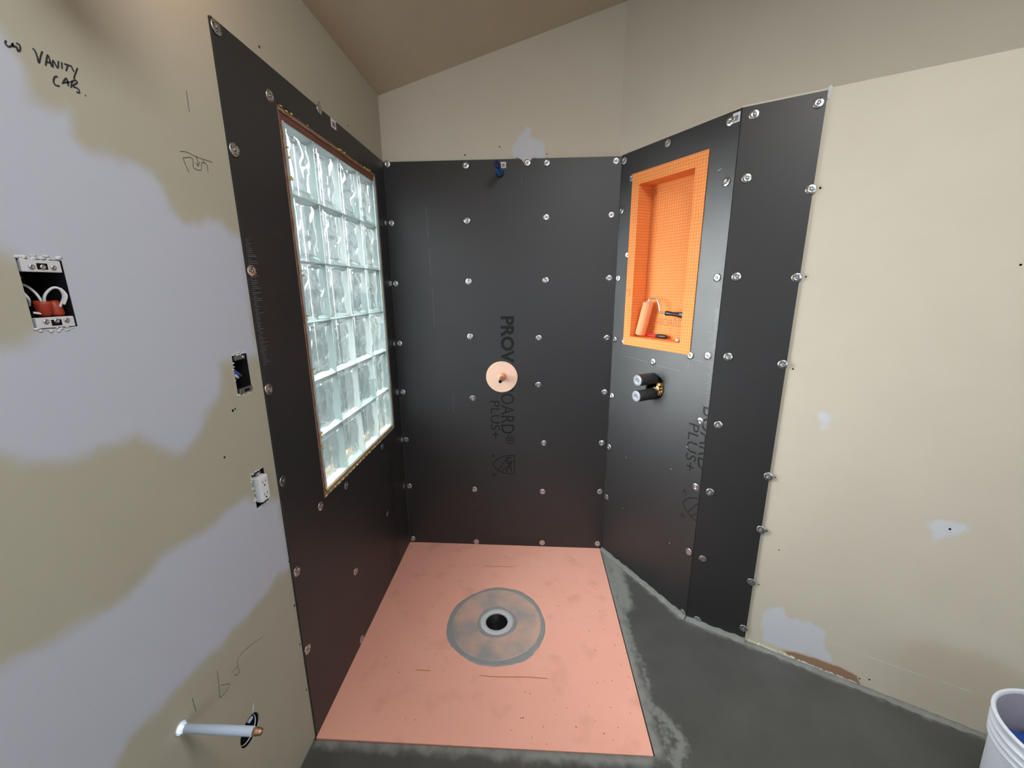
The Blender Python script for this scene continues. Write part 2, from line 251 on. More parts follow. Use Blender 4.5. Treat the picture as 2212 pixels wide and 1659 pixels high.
def rim_material():
    m = bpy.data.materials.new('glass_rim'); m.use_nodes = True; n = m.node_tree; n.nodes.clear(); L = n.links.new
    o = n.nodes.new('ShaderNodeOutputMaterial')
    tr = n.nodes.new('ShaderNodeBsdfTransparent'); tr.inputs[0].default_value = (.84,.89,.89,1)
    tl = n.nodes.new('ShaderNodeBsdfTranslucent'); tl.inputs[0].default_value = (.92,.95,.96,1)
    gs = n.nodes.new('ShaderNodeBsdfGlossy'); gs.inputs['Roughness'].default_value = .15
    a = n.nodes.new('ShaderNodeMixShader'); a.inputs[0].default_value = .012; L(tr.outputs[0], a.inputs[1]); L(tl.outputs[0], a.inputs[2])
    c = n.nodes.new('ShaderNodeMixShader'); c.inputs[0].default_value = .12; L(a.outputs[0], c.inputs[1]); L(gs.outputs[0], c.inputs[2])
    L(c.outputs[0], o.inputs[0]); return m
M['rim'] = rim_material()
# ---------------------------------------------------------------- mesh helpers
def link(name, me, mats, parent=None, matrix=None, kind=None, label=None, smooth=False):
    o = bpy.data.objects.new(name, me); COL.objects.link(o)
    if not isinstance(mats, (list,tuple)): mats = [mats]
    for m in mats: me.materials.append(m)
    if parent is not None: o.parent = parent
    if matrix is not None:
        if parent is None: o.matrix_world = matrix
        else: o.matrix_local = matrix
    if kind: o['kind'] = kind
    if label: o['label'] = label
    if smooth:
        me.polygons.foreach_set('use_smooth', [True]*len(me.polygons))
    return o
def frombm(bm, name='m'):
    me = bpy.data.meshes.new(name); bmesh.ops.recalc_face_normals(bm, faces=bm.faces); bm.to_mesh(me); bm.free(); return me
def pyd(v, f, name='m', mi=None):
    me = bpy.data.meshes.new(name); me.from_pydata(v, [], f)
    if mi is not None: me.polygons.foreach_set('material_index', mi)
    me.update(); return me
def thing(name, label, cat, matrix=None, loc=None, group=None, parent=None):
    o = bpy.data.objects.new(name, None); COL.objects.link(o); o.empty_display_size = .05
    if matrix is not None: o.matrix_world = matrix
    if loc is not None: o.location = loc
    o['label'] = label; o['category'] = cat
    if group: o['group'] = group
    return o
def add_box(bm, x0,y0,z0,x1,y1,z1, bevel=0, mi=0):
    vs = [bm.verts.new(c) for c in ((x0,y0,z0),(x1,y0,z0),(x1,y1,z0),(x0,y1,z0),(x0,y0,z1),(x1,y0,z1),(x1,y1,z1),(x0,y1,z1))]
    fs = [bm.faces.new([vs[i] for i in q]) for q in ((0,3,2,1),(4,5,6,7),(0,1,5,4),(1,2,6,5),(2,3,7,6),(3,0,4,7))]
    for f in fs: f.material_index = mi
    if bevel: bmesh.ops.bevel(bm, geom=list({e for f in fs for e in f.edges}), offset=bevel, segments=2, affect='EDGES', profile=.6)
def box(*a, bevel=0):
    bm = bmesh.new(); add_box(bm, *a, bevel=bevel); return frombm(bm)
def spline(pts, n=6, closed=False):
    P = [Vector(p) for p in pts]; out = []
    for i in range(len(P)-1):
        a = P[max(i-1,0)]; b = P[i]; c = P[i+1]; d = P[min(i+2,len(P)-1)]
        for k in range(n):
            t = k/n; out.append(.5*((2*b)+(c-a)*t+(2*a-5*b+4*c-d)*t*t+(-a+3*b-3*c+d)*t**3))
    out.append(P[-1]); return out
def add_tube(bm, pts, r, seg=12, caps=True, mi=0):
    P = [Vector(p) for p in pts]; rs = r if isinstance(r,(list,tuple)) else [r]*len(P)
    rings = []; up = None
    for i, p in enumerate(P):
        t = (P[min(i+1,len(P)-1)]-P[max(i-1,0)]).normalized()
        if up is None: up = t.orthogonal().normalized()
        up = (up - t*up.dot(t)).normalized(); s = t.cross(up)
        rings.append([bm.verts.new(p+(up*math.cos(2*math.pi*k/seg)+s*math.sin(2*math.pi*k/seg))*rs[i]) for k in range(seg)])
    for a, b in zip(rings, rings[1:]):
        for k in range(seg):
            f = bm.faces.new((a[k],a[(k+1)%seg],b[(k+1)%seg],b[k])); f.smooth = True; f.material_index = mi
    if caps:
        for q in (rings[0][::-1], rings[-1]):
            f = bm.faces.new(q); f.material_index = mi
def tube(pts, r, seg=12, caps=True):
    bm = bmesh.new(); add_tube(bm, pts, r, seg, caps); return frombm(bm)
def lathe(profile, seg=32, axis='z', closed=False, mis=None, cap=True):
    """profile [(radius, height)] about z"""
    v = []; f = []; mi = []
    n = len(profile)
    for r, h in profile:
        for k in range(seg):
            a = 2*math.pi*k/seg; v.append((r*math.cos(a), r*math.sin(a), h))
    for i in range(n-1 if not closed else n):
        j = (i+1)%n
        for k in range(seg):
            f.append((i*seg+k, i*seg+(k+1)%seg, j*seg+(k+1)%seg, j*seg+k)); mi.append(mis[i] if mis else 0)
    if not closed and cap:
        for i, rev in ((0,True),(n-1,False)):
            if profile[i][0] > 1e-5:
                q = [i*seg+k for k in range(seg)]; f.append(tuple(q[::-1] if rev else q)); mi.append((mis[min(i,n-2)] if mis else 0))
    me = pyd(v, f, mi=mi)
    bm = bmesh.new(); bm.from_mesh(me); bmesh.ops.remove_doubles(bm, verts=bm.verts, dist=1e-6); bmesh.ops.recalc_face_normals(bm, faces=bm.faces)
    for q in bm.faces: q.smooth = len(q.verts) == 4
    bm.to_mesh(me); bm.free(); return me
def frame(ox, oy, ux, uy):
    return Matrix(((ux,0,uy,ox),(uy,0,-ux,oy),(0,1,0,0),(0,0,0,1)))
FR = {'K': frame(*D['OK']), 'N': frame(*D['ON']), 'R': frame(*D['OR']), 'L': frame(0,0,0,1)}
TR = Matrix.Translation
def RX(a): return Matrix.Rotation(a,4,'X')
def RY(a): return Matrix.Rotation(a,4,'Y')
def RZ(a): return Matrix.Rotation(a,4,'Z')
def sdf(poly, X, Y):
    """signed distance to a polygon, positive inside"""
    P = np.array(poly); d = np.full(X.shape, 1e9); ins = np.zeros(X.shape, bool); n = len(P)
    for i in range(n):
        a = P[i]; b = P[(i+1)%n]; ab = b-a
        t = np.clip(((X-a[0])*ab[0]+(Y-a[1])*ab[1])/(ab@ab+1e-12),0,1)
        d = np.minimum(d, np.hypot(X-a[0]-t*ab[0], Y-a[1]-t*ab[1]))
        c = ((a[1]>Y)!=(b[1]>Y)) & (X < (b[0]-a[0])*(Y-a[1])/((b[1]-a[1])+1e-12)+a[0]); ins ^= c
    return np.where(ins, d, -d)
def ldist(line, X, Y):
    P = np.array(line); d = np.full(X.shape, 1e9)
    for a, b in zip(P, P[1:]):
        ab = b-a; t = np.clip(((X-a[0])*ab[0]+(Y-a[1])*ab[1])/(ab@ab+1e-12),0,1)
        d = np.minimum(d, np.hypot(X-a[0]-t*ab[0], Y-a[1]-t*ab[1]))
    return d
def slab(name, xs, ys, z, thick, mats, matrix, rects=(), circles=(), attrs=None, kind='structure', parent=None, trim=None, label=None):
    """a slab whose front is a grid (lines xs, ys) at height z; rect and round openings are cut through and lined"""
    xs = sorted(xs); ys = sorted(ys)
    xs = sorted(set([round(x,4) for x in xs]+[round(c,4) for r in rects for c in (r[0],r[2]) if xs[0] < c < xs[-1]]))
    ys = sorted(set([round(y,4) for y in ys]+[round(c,4) for r in rects for c in (r[1],r[3]) if ys[0] < c < ys[-1]]))
    nx, ny = len(xs), len(ys); X, Y = np.meshgrid(xs, ys); X = X.copy(); Y = Y.copy()
    keep = np.ones((ny-1, nx-1), bool)
    cx = (X[:-1,:-1]+X[1:,1:])/2; cy = (Y[:-1,:-1]+Y[1:,1:])/2
    for r in rects: keep &= ~((cx>r[0])&(cx<r[2])&(cy>r[1])&(cy<r[3]))
    for (a,b,rad) in circles:
        out = np.hypot(cx-a, cy-b) < rad; keep &= ~out
        inn = np.zeros((ny,nx), bool); ko = np.zeros((ny,nx), bool)
        for dj in (0,1):
            for di in (0,1): 
                inn[dj:ny-1+dj, di:nx-1+di] |= out; ko[dj:ny-1+dj, di:nx-1+di] |= ~out
        e_ = inn & ko; dx = X-a; dy = Y-b; rr = np.hypot(dx,dy)+1e-9
        X = np.where(e_, a+dx/rr*rad, X); Y = np.where(e_, b+dy/rr*rad, Y)
    if trim is not None: keep &= ~trim(cx, cy)
    idx = np.arange(nx*ny).reshape(ny,nx)
    q = np.stack([idx[:-1,:-1], idx[:-1,1:], idx[1:,1:], idx[1:,:-1]], -1)[keep]
    Zf = np.full(X.size, z)
    V = np.stack([X.ravel(), Y.ravel(), Zf], 1); VB = V.copy(); VB[:,2] -= thick
    faces = [tuple(t) for t in q.tolist()]
    cnt = {}
    for f in faces:
        for k in range(4):
            a, b = f[k], f[(k+1)%4]; cnt[(a,b)] = 1
    side = []; n = nx*ny; used = {}
    vb = []
    def back(i):
        if i not in used: used[i] = n+len(vb); vb.append(VB[i])
        return used[i]
    for (a,b) in list(cnt):
        if (b,a) not in cnt: side.append((b,a,back(a),back(b)))
    allV = np.vstack([V, np.array(vb)]) if vb else V
    me = bpy.data.meshes.new(name); me.from_pydata(allV.tolist(), [], faces+side); me.update()
    if attrs:
        for k, fn in attrs.items():
            at = me.attributes.new(k, 'FLOAT', 'POINT'); at.data.foreach_set('value', fn(allV[:,0], allV[:,1]).astype(np.float32))
    bm = bmesh.new(); bm.from_mesh(me); bmesh.ops.delete(bm, geom=[v for v in bm.verts if not v.link_faces], context='VERTS'); bm.to_mesh(me); bm.free()
    if kind == 'part': kind = None
    return link(name, me, mats, parent, matrix, kind, label)
def span(a, b, step): return list(np.linspace(a, b, max(2, int(math.ceil((b-a)/step))+1)))
def ribbon(bm, pts, w, z, smooth=5):
    P = [Vector((p[0],p[1],0)) for p in pts]
    P = spline(P, smooth) if len(P) > 2 else P
    L_, R_ = [], []
    for i, p in enumerate(P):
        t = (P[min(i+1,len(P)-1)]-P[max(i-1,0)]).normalized(); s = Vector((-t.y,t.x,0))*w/2
        L_.append(bm.verts.new((p.x+s.x,p.y+s.y,z))); R_.append(bm.verts.new((p.x-s.x,p.y-s.y,z)))
    for i in range(len(P)-1): bm.faces.new((R_[i],R_[i+1],L_[i+1],L_[i]))
def ribbons(strokes, w, z=.0004):
    bm = bmesh.new()
    for s in strokes: ribbon(bm, s, w, z)
    return frombm(bm)
def text_polys(txt, x0, x1, y0, y1, bold=0.0):
    """triangulated text fitted into a box, as (verts2d, faces); x along the reading direction"""
    cu = bpy.data.curves.new('t','FONT'); cu.body = txt; cu.offset = bold; cu.resolution_u = 3
    ob = bpy.data.objects.new('t', cu); COL.objects.link(ob); bpy.context.view_layer.update()
    me = bpy.data.meshes.new_from_object(ob.evaluated_get(bpy.context.evaluated_depsgraph_get()))
    v = np.array([w.co[:2] for w in me.vertices]); f = [tuple(p.vertices) for p in me.polygons]
    bpy.data.objects.remove(ob); bpy.data.curves.remove(cu); bpy.data.meshes.remove(me)
    mn = v.min(0); mxx = v.max(0); v = (v-mn)/(mxx-mn); v[:,0] = x0+v[:,0]*(x1-x0); v[:,1] = y0+v[:,1]*(y1-y0)
    return v, f
# ================================================================ large structure
H = 2.105
ZC = lambda x: 2.392+.290*x
LN = .5911; RTOP = 2.112
WINR = (-.876,.775,-.118,2.02)
I4 = Matrix.Identity(4)
bigh = (-1.5833,1.443,-1.5243,1.545); smh = (-1.200,1.2404,-1.146,1.3404); outh = (-1.199,.925,-1.149,1.023)
drc = (-1.352,.368,.037); pic = (-1.519,.600,.0125)
w = slab('wall_left', span(-1.85,-1.10,.008)+span(-1.10,0,.03)+[.1,-4.5,-3.5,-2.6,-2.2,-2.0,-1.92], span(.0,2.1,.008)+[2.2,2.3,2.4,2.5], -.006, .115, M['wall_left'], FR['L'],
     rects=[WINR,bigh,smh,outh], circles=[drc,pic],
     attrs={'skim': lambda x,y: np.maximum(sdf(D['skA'],x,y), sdf(D['skB'],x,y))}, trim=lambda x,y: y > 2.42)
wall_left = w
wall_back = slab('wall_back', span(-.1,1.22,.05)+span(.52,.72,.006), [0,.5,1,1.5,2.0]+span(2.03,2.24,.006)+[2.3,2.5,2.8,2.95], -.006, .1, M['wall'], FR['K'],
     attrs={'skim': lambda x,y: sdf(D['skK'],x,y)-.004, 'brown': lambda x,y: x*0-1, 'caulk': lambda x,y: x*0-1})
NR = (.126,1.265,.4226,1.955); NR2 = (.120,1.259,.4286,1.961); VC = (.303,1.046,.057)
wall_angled = slab('wall_angled', [-.05]+span(0,LN-.002,.02), span(0,H-.001,.02), -.006, .1, M['wall'], FR['N'], rects=[NR2], circles=[VC],
     attrs={'skim': lambda x,y: x*0-1, 'brown': lambda x,y: x*0-1, 'caulk': lambda x,y: x*0-1})
wall_right = slab('wall_right', span(.22,1.1,.006)+span(1.1,3.16,.05)+[0,.1,.2], span(0,.42,.006)+span(.42,.95,.012)+span(.95,RTOP,.05), -.006, .1, M['wall'], FR['R'],
     attrs={'skim': lambda x,y: np.maximum.reduce([sdf(D['skR'],x,y), sdf(D['skR2'],x,y)-.002, sdf(D['skR3'],x,y)-.022]), 'brown': lambda x,y: sdf(D['brR'],x,y), 'caulk': lambda x,y: .0022-ldist(D['caulkR'],x,y)})
rx, ry, rux, ruy = D['OR']; ox, oy = D['ON'][:2]
FU = frame(ox, oy, rux, ruy)
nn_ = lambda: {'skim': lambda x,y: x*0-1, 'brown': lambda x,y: x*0-1, 'caulk': lambda x,y: x*0-1}
wall_upper = slab('wall_upper', [-.1]+span(.004,3.5,.25), [RTOP-.01]+span(2.2,3.7,.2), 0, .1, M['wall'], FU, attrs=nn_())
# ledge behind the angled and right walls, level with their tops
def poly_slab(name, pts, z0, z1, m, kind='structure'):
    n = len(pts); v = [(x,y,z0) for x,y in pts]+[(x,y,z1) for x,y in pts]
    f = [tuple(range(n)), tuple(range(n,2*n))]+[(i,(i+1)%n,n+(i+1)%n,n+i) for i in range(n)]
    me = pyd(v,f); bm = bmesh.new(); bm.from_mesh(me); me = frombm(bm); return link(name, me, m, kind=kind)
L3 = 3.15
nN = Vector((ruy,-rux)); 
off = lambda o,u,t,d: (o[0]+u[0]*t-u[1]*0+d*u[1], o[1]+u[1]*t-d*u[0])
poly_slab('trim_1', [off((rx,ry),(rux,ruy),.003,-.008), off((rx,ry),(rux,ruy),L3,-.008), (ox+rux*3.2,oy+ruy*3.2), (ox+rux*.02,oy+ruy*.02)], RTOP-.011, RTOP, M['wall'])
fx = span(-.02,1.14,.03)+span(1.14,2.6,.012)+span(2.6,4.3,.2); fy = span(-4.6,-2.2,.3)+span(-2.2,-1.1,.03)+span(-1.24,-1.1,.01)+span(-1.1,.12,.012)
def band(x,y):
    d = np.full(x.shape,-1.0)
    for o, ln, wd_ in ((D['ON'],LN,.020),(D['OR'],3.2,.020)):
        a = np.array(o[:2]); b = a+np.array(o[2:])*ln
        d = np.maximum(d, wd_-ldist([a,b],x,y))
    d = np.maximum(d, .022-ldist([(1.150,-.05),(1.146,-1.1)],x,y)); d = np.maximum(d, .014-ldist([(0.02,-1.118),(1.12,-1.128)],x,y))
    d = np.maximum(d, .035-ldist([(1.16,-.05),(1.20,-.20),(1.19,-.45)],x,y)*1.0)
    return d
def patches(x,y):
    d = np.full(x.shape,-1.0)
    for k, s in enumerate(D['floorPale']): d = np.maximum(d, (.012,.024,.016)[k]-ldist(s,x,y)-.008)
    return d
floor = slab('floor', fx, fy, 0, .05, M['floor'], I4, rects=[(-.006,-1.1135,1.1425,.2)], attrs={'pale': band, 'patch': patches})
slab('ceiling', [-.3,4.6], [-4.8,.4], 0, -.08, M['ceiling'], TR((0,0,2.392))@RY(-math.atan(.29))@Matrix.Scale(1,4))
sw = slab('wall_side', span(0,2.5,.5), span(0,3.75,.5), 0, .1, M['wall'], frame(4.2,-2.05,0,-1), rects=[(.5,1.1,1.6,2.3)], attrs=nn_())
bw = slab('wall_rear', span(0,4.3,.5), span(0,3.8,.5), 0, .1, M['wall'], frame(4.25,-4.5,-1,0), rects=[(2.0,1.1,3.5,2.2)], attrs=nn_())
# mortar coves where the boards meet the floor
def cove(name, o, length, hh=.016, ww=.018, start=0.0):
    bm = bmesh.new(); rnd = random.Random(3); n = int(length/.02); prev = None
    for i in range(n+1):
        t = start+(length-start)*i/n; k = 1+rnd.uniform(-.25,.25)
        r = [bm.verts.new(p) for p in ((t,0,-.004),(t,hh*k,-.001),(t,hh*k*.45,ww*k*.4),(t,.0005,ww*k))]
        if prev:
            for a in range(3): bm.faces.new((prev[a],prev[a+1],r[a+1],r[a]))
        prev = r
    for f in bm.faces: f.smooth = True
    return link(name, frombm(bm), M['cove'], matrix=frame(*o), kind='structure')
cove('trim_2', D['ON'], LN); cove('trim_3', D['OR'], .24)
cove('trim_4', D['OR'], 3.1, .006, .02, .24)
# ================================================================ backer boards
def board(name, label, fr, x0, y0, x1, y1, rects=(), circles=(), th=.006):
    b = slab(name, [x0,x1]+([(x0+x1)/2]), [y0, y1, (y0+y1)/2] if not circles else span(y0,y1,.02), 0, th, M['board'], FR[fr], rects=rects, circles=circles, kind='part') if not circles else \
        slab(name, span(x0,x1,.02), span(y0,y1,.02), 0, th, M['board'], FR[fr], rects=rects, circles=circles, kind='part')
    b['label'] = label; b['category'] = 'board'; b['group'] = 'black backer boards of the shower'; return b
bL = board('backer_board','black backer board on the left wall, cut out around the glass block window','L',-1.103,.001,-.001,H-.003, rects=[WINR])
bK = board('backer_board','black backer board at the back of the shower with the pipe seal disc','K',.001,.001,1.149,H-.003)
bN = board('backer_board','black backer board on the angled wall, holding the orange niche and the valve','N',.001,.001,LN-.0005,H, rects=[NR2], circles=[VC])
bR = board('backer_board','narrow black backer board beside the bare cream drywall','R',.0015,.001,.2388,H, rects=[])
# washers: one mesh, children of their board
def washer_mesh():
    prof = [(0,.0012),(.0036,.0009),(.0052,.0016),(.0072,.0026),(.0095,.0024),(.0128,.0017),(.0152,.0012),(.0160,.0004),(.0160,.0)]
    me = lathe(prof[::-1], 28); bm = bmesh.new(); bm.from_mesh(me)
    for k in range(4):
        a = math.pi/2*k+math.pi/4
        c = Vector((.0112*math.cos(a), .0112*math.sin(a), .0024))
        vs = [bm.verts.new(c+Vector((.0019*math.cos(t),.0015*math.sin(t),0))) for t in [j*math.pi/4 for j in range(8)]]
        f = bm.faces.new(vs); f.material_index = 1; f.normal_update()
        if f.normal.z < 0: f.normal_flip()
    me2 = bpy.data.meshes.new('washer'); bm.to_mesh(me2); bm.free(); me2.materials.append(M['zinc']); me2.materials.append(M['dark']); return me2
WM = washer_mesh()
SM = lathe([(0,.0035),(.0014,.0026),(.0032,.0034),(.0040,.0024),(.0034,.0012),(0,.0012)], 14); SM.materials.append(M['screw'])
w0 = bpy.data.objects.new('washer', WM); s0 = bpy.data.objects.new('screw', SM)
def washer(parent, x, y, i, z=.0003):
    r = random.Random(i*7+int(x*1000)); a = w0.copy(); COL.objects.link(a); a.parent = parent
    a.matrix_local = TR((x,y,z))@RX(r.uniform(-.11,.11))@RY(r.uniform(-.11,.11))@RZ(r.uniform(0,6))@TR((0,0,.0008))
    s = s0.copy(); COL.objects.link(s); s.parent = a; s.matrix_local = I4
for bd, key, x0, x1 in ((bL,'wL',-1.09,-.014),(bK,'wK',.0155,1.134),(bN,'wN',.0155,LN-.016),(bR,'wR',.017,9)):
    for i, (x,y) in enumerate(D[key]):
        if key == 'wL': x = min(x,-.017)
        if key == 'wN': x = min(max(x,.017),LN-.0165)
        if key == 'wK': x = min(max(x,.017),1.132)
        if key == 'wR': x = max(x,.0175)
        washer(bd, x, max(y,.017), i)
for (x,y) in D['sN']:
    s = s0.copy(); COL.objects.link(s); s.parent = bN; s.matrix_local = TR((x,y,.0)); s.scale = (.8,.8,.8)
# screw holes left in the drywall
hm = lathe([(0,.0004),(.0042,.0004),(.0046,.0)], 12); hm.materials.append(M['dark'])
for wl, key in ((wall_left,'hL'),(wall_back,'hK'),(wall_right,'hR')):
    for i,(x,y) in enumerate(D[key]):
        o = bpy.data.objects.new('screw_hole', hm); COL.objects.link(o); o.parent = wl; o.matrix_local = TR((x,y,-.0062)); s_ = (1.0,.8,.9,.7)[i%4]*.8; o.scale = (s_, s_, 1)
# edge scoring on the cut edges of two boards
def scoring(board_, x_edge, sgn, y0, y1, long_, n, m, seed, z=.0004):
    r = random.Random(seed); st = []
    for i in range(n):
        y = y0+(y1-y0)*i/n+r.uniform(-.0006,.0006); l = long_*r.choice((.35,.45,.5,.9,.7))*r.uniform(.7,1.1); s = r.uniform(0,.006)
        st.append([(x_edge+sgn*s,y),(x_edge+sgn*(s+l),y+r.uniform(-.0008,.0008))])
    o = link('edge_scoring', ribbons(st, .0011, z), m, board_); o['kind'] = 'stuff'; return o
scoring(bL, -1.101, 1, 1.30, 1.63, .040, 62, M['scratch'], 4)
scoring(bN, LN-.001, -1, .95, 1.42, .030, 90, M['scratch'], 5)
scoring(bN, LN-.006, -1, .93, 1.22, .026, 30, M['faint_print'], 6, .0006)
link('scratch', ribbons([[(.52,1.92),(.534,1.925)]], .002), M['zinc_dull'], bN)
link('scratch', ribbons([[(.487,1.205),(.545,1.203)],[(.475,1.20),(.4735,1.155)],[(.10,1.163),(.17,1.160),(.25,1.157)],[(.30,1.15),(.43,1.146)]], .0011), M['scratch'], bN)
link('scratch', ribbons([[(.20,1.90),(.203,1.75)],[(.206,1.70),(.209,1.56)],[(.212,1.50),(.214,1.30)],[(.30,.93),(.298,.82)],[(.675,2.02),(.678,1.99)],[(.27,.86),(.274,.84)]], .0009), M['scratch'], bK)
# printing on the boards (reads downwards)
def printed(board_, dx, dy, clip=None, full=True):
    V, Fc = [], []
    def put(v, f):
        b = len(V); V.extend([(a,c,.0005) for a,c in v]); Fc.extend([tuple(i+b for i in q) for q in f])
    def T(txt, s0_, s1_, x0, x1, bold=0.0):       # s: from top downwards; letters' tops point to +x
        v, f = text_polys(txt, 0, s0_-s1_, 0, x1-x0, bold); put([(x0+q[1]+dx, s0_-q[0]+dy) for q in v], f)
    def line(pts, w_):
        bm = bmesh.new(); ribbon(bm, [(a+dx,c+dy) for a,c in pts], w_, .0005, 6); bm.verts.index_update(); put([(v_.co.x,v_.co.y) for v_ in bm.verts], [tuple(q.index for q in f_.verts) for f_ in bm.faces]); bm.free()
    if full: T('PROVA', 1.357, 1.045, .566, .638, .035); T('-', 1.03, 1.005, .597, .607, .02)
    T('BOARD', .985, .708, .563, .637); T('\u00ae', .700, .646, .590, .636)
    T('PLUS+', .897, .682, .505, .556)
    line([(.6355,.578),(.6355,.5785),(.6355,.4645)], .004) ; line([(.6355,.577),(.595,.576)], .004); line([(.6355,.4655),(.595,.4665)], .004)
    line([(.595,.576),(.56,.566),(.53,.545),(.513,.5215)], .004); line([(.595,.4665),(.56,.476),(.53,.497),(.513,.5215)], .004)
    line([(.6355,.552),(.560,.476)], .0035); line([(.6355,.577),(.600,.577),(.600,.570),(.545,.490)], .0035)
    T('UPC', .566, .480, .590, .622, .01)
    T('c', .583, .562, .508, .526); T('\u00ae', .468, .446, .508, .530)
    bm = bmesh.new(); bm.from_mesh(pyd(V, Fc))
    if clip:
        bmesh.ops.bisect_plane(bm, geom=list(bm.verts)+list(bm.edges)+list(bm.faces), plane_co=(clip,0,0), plane_no=(1,0,0), clear_outer=True)
    me = bpy.data.meshes.new('p'); bm.to_mesh(me); bm.free()
    return link('printed_lettering', me, M['print'], board_, label='dark printed lettering and certification mark')
printed(bK, 0, 0); printed(bN, .001, .036, LN-.002, False)
lp = printed(bL, 0, 0); lp.matrix_local = TR((-.83,-.72,.0002)); lp.data.materials.clear(); lp.data.materials.append(M['faint_print'])
# barcode stickers
def sticker(board_, pts, label, bars_h=.55):
    x0 = min(p[0] for p in pts)+.002; x1 = max(p[0] for p in pts)-.002; y0 = min(p[1] for p in pts)+.002; y1 = max(p[1] for p in pts)-.002
    s = link('barcode_sticker', box(x0,y0,.0002,x1,y1,.0007), M['paper'], board_, label=label)
    bm = bmesh.new(); r = random.Random(5); x = x0+.25*(x1-x0); 
    while x < x1-.2*(x1-x0):
        w_ = r.choice((.0006,.001,.0015)); add_box(bm, x, y0+.18*(y1-y0), .0006, x+w_, y0+(.18+bars_h)*(y1-y0), .0009); x += w_+r.choice((.0008,.0012))
    b = link('printed_bars', frombm(bm), M['marker'], s)
sticker(bL, D['barL'], 'small white barcode sticker at the top of the board')
sticker(bK, D['barK'], 'white barcode sticker behind the blue pipe')
sticker(bN, [(.557,2.062),(.589,2.098)], 'white barcode sticker at the top corner')
# plaster dab over the top of the back board
def blob(name, poly, z, m, parent, seed=1, th=.002, label=None):
    r = random.Random(seed); P = []
    for i in range(len(poly)):
        a = Vector(poly[i]); b = Vector(poly[(i+1)%len(poly)])
        for k in range(3):
            p = a.lerp(b, k/3)+Vector((r.uniform(-.0015,.0015), r.uniform(-.0015,.0015))); P.append(p)
    bm = bmesh.new(); c = sum(P, Vector((0,0)))/len(P)
    f = bm.faces.new([bm.verts.new((p.x,p.y,z)) for p in P]); bmesh.ops.triangulate(bm, faces=[f])
    ex = bmesh.ops.extrude_face_region(bm, geom=bm.faces[:])
    for v in [g for g in ex['geom'] if isinstance(g, bmesh.types.BMVert)]: v.co.z += th; v.co.x += (c.x-v.co.x)*.06; v.co.y += (c.y-v.co.y)*.06
    return link(name, frombm(bm), m, parent, label=label)
blob('plaster_dab', [(.648,2.110),(.70,2.112),(.745,2.108),(.725,2.100),(.712,2.088),(.697,2.082),(.684,2.086),(.676,2.097)], .0002, M['plaster'], bK, 3, .0018, 'white plaster dab over the top edge')
blob('plaster_dab', [(.2385,2.117),(.2475,2.120),(.251,2.100),(.247,2.082),(.2400,2.078)], -.0062, M['plaster'], wall_right, 5, .002)
# writing and marks on the left drywall
link('handwriting', ribbons(D['ink'], .0025, -.0056), M['marker'], wall_left, label='black marker handwriting reading W. VANITY CAB.')
link('pencil_mark', ribbons(D['pencil'], .0016, -.0056), M['pencil'], wall_left, label='pencil sketch and upright stroke')
link('pencil_mark', ribbons(D['pencil2'], .0013, -.0056), M['pencil'], wall_left, label='faint pencil scribble low on the wall')
# torn paper strip and mortar crumbs at the foot of the right wall
def strip(name, x0, x1, y0, y1, m, seed, z=-.0055):
    r = random.Random(seed); bm = bmesh.new(); n = int((x1-x0)/.006); prev = None
    for i in range(n+1):
        x = x0+(x1-x0)*i/n; a = bm.verts.new((x, y0+r.uniform(-.001,.001), z+r.uniform(0,.004))); b = bm.verts.new((x, y1+r.uniform(-.004,.003), z+r.uniform(0,.002)))
        if prev: bm.faces.new((prev[0],a,b,prev[1]))
        prev = (a,b)
    return link(name, frombm(bm), m, wall_right)
strip('torn_paper', .2405, .42, .003, .014, M['torn'], 2); strip('mortar_crumbs', .29, .62, .001, .010, M['plaster'], 8, -.003)
strip('torn_paper', .2402, .247, .003, .045, M['torn'], 5)
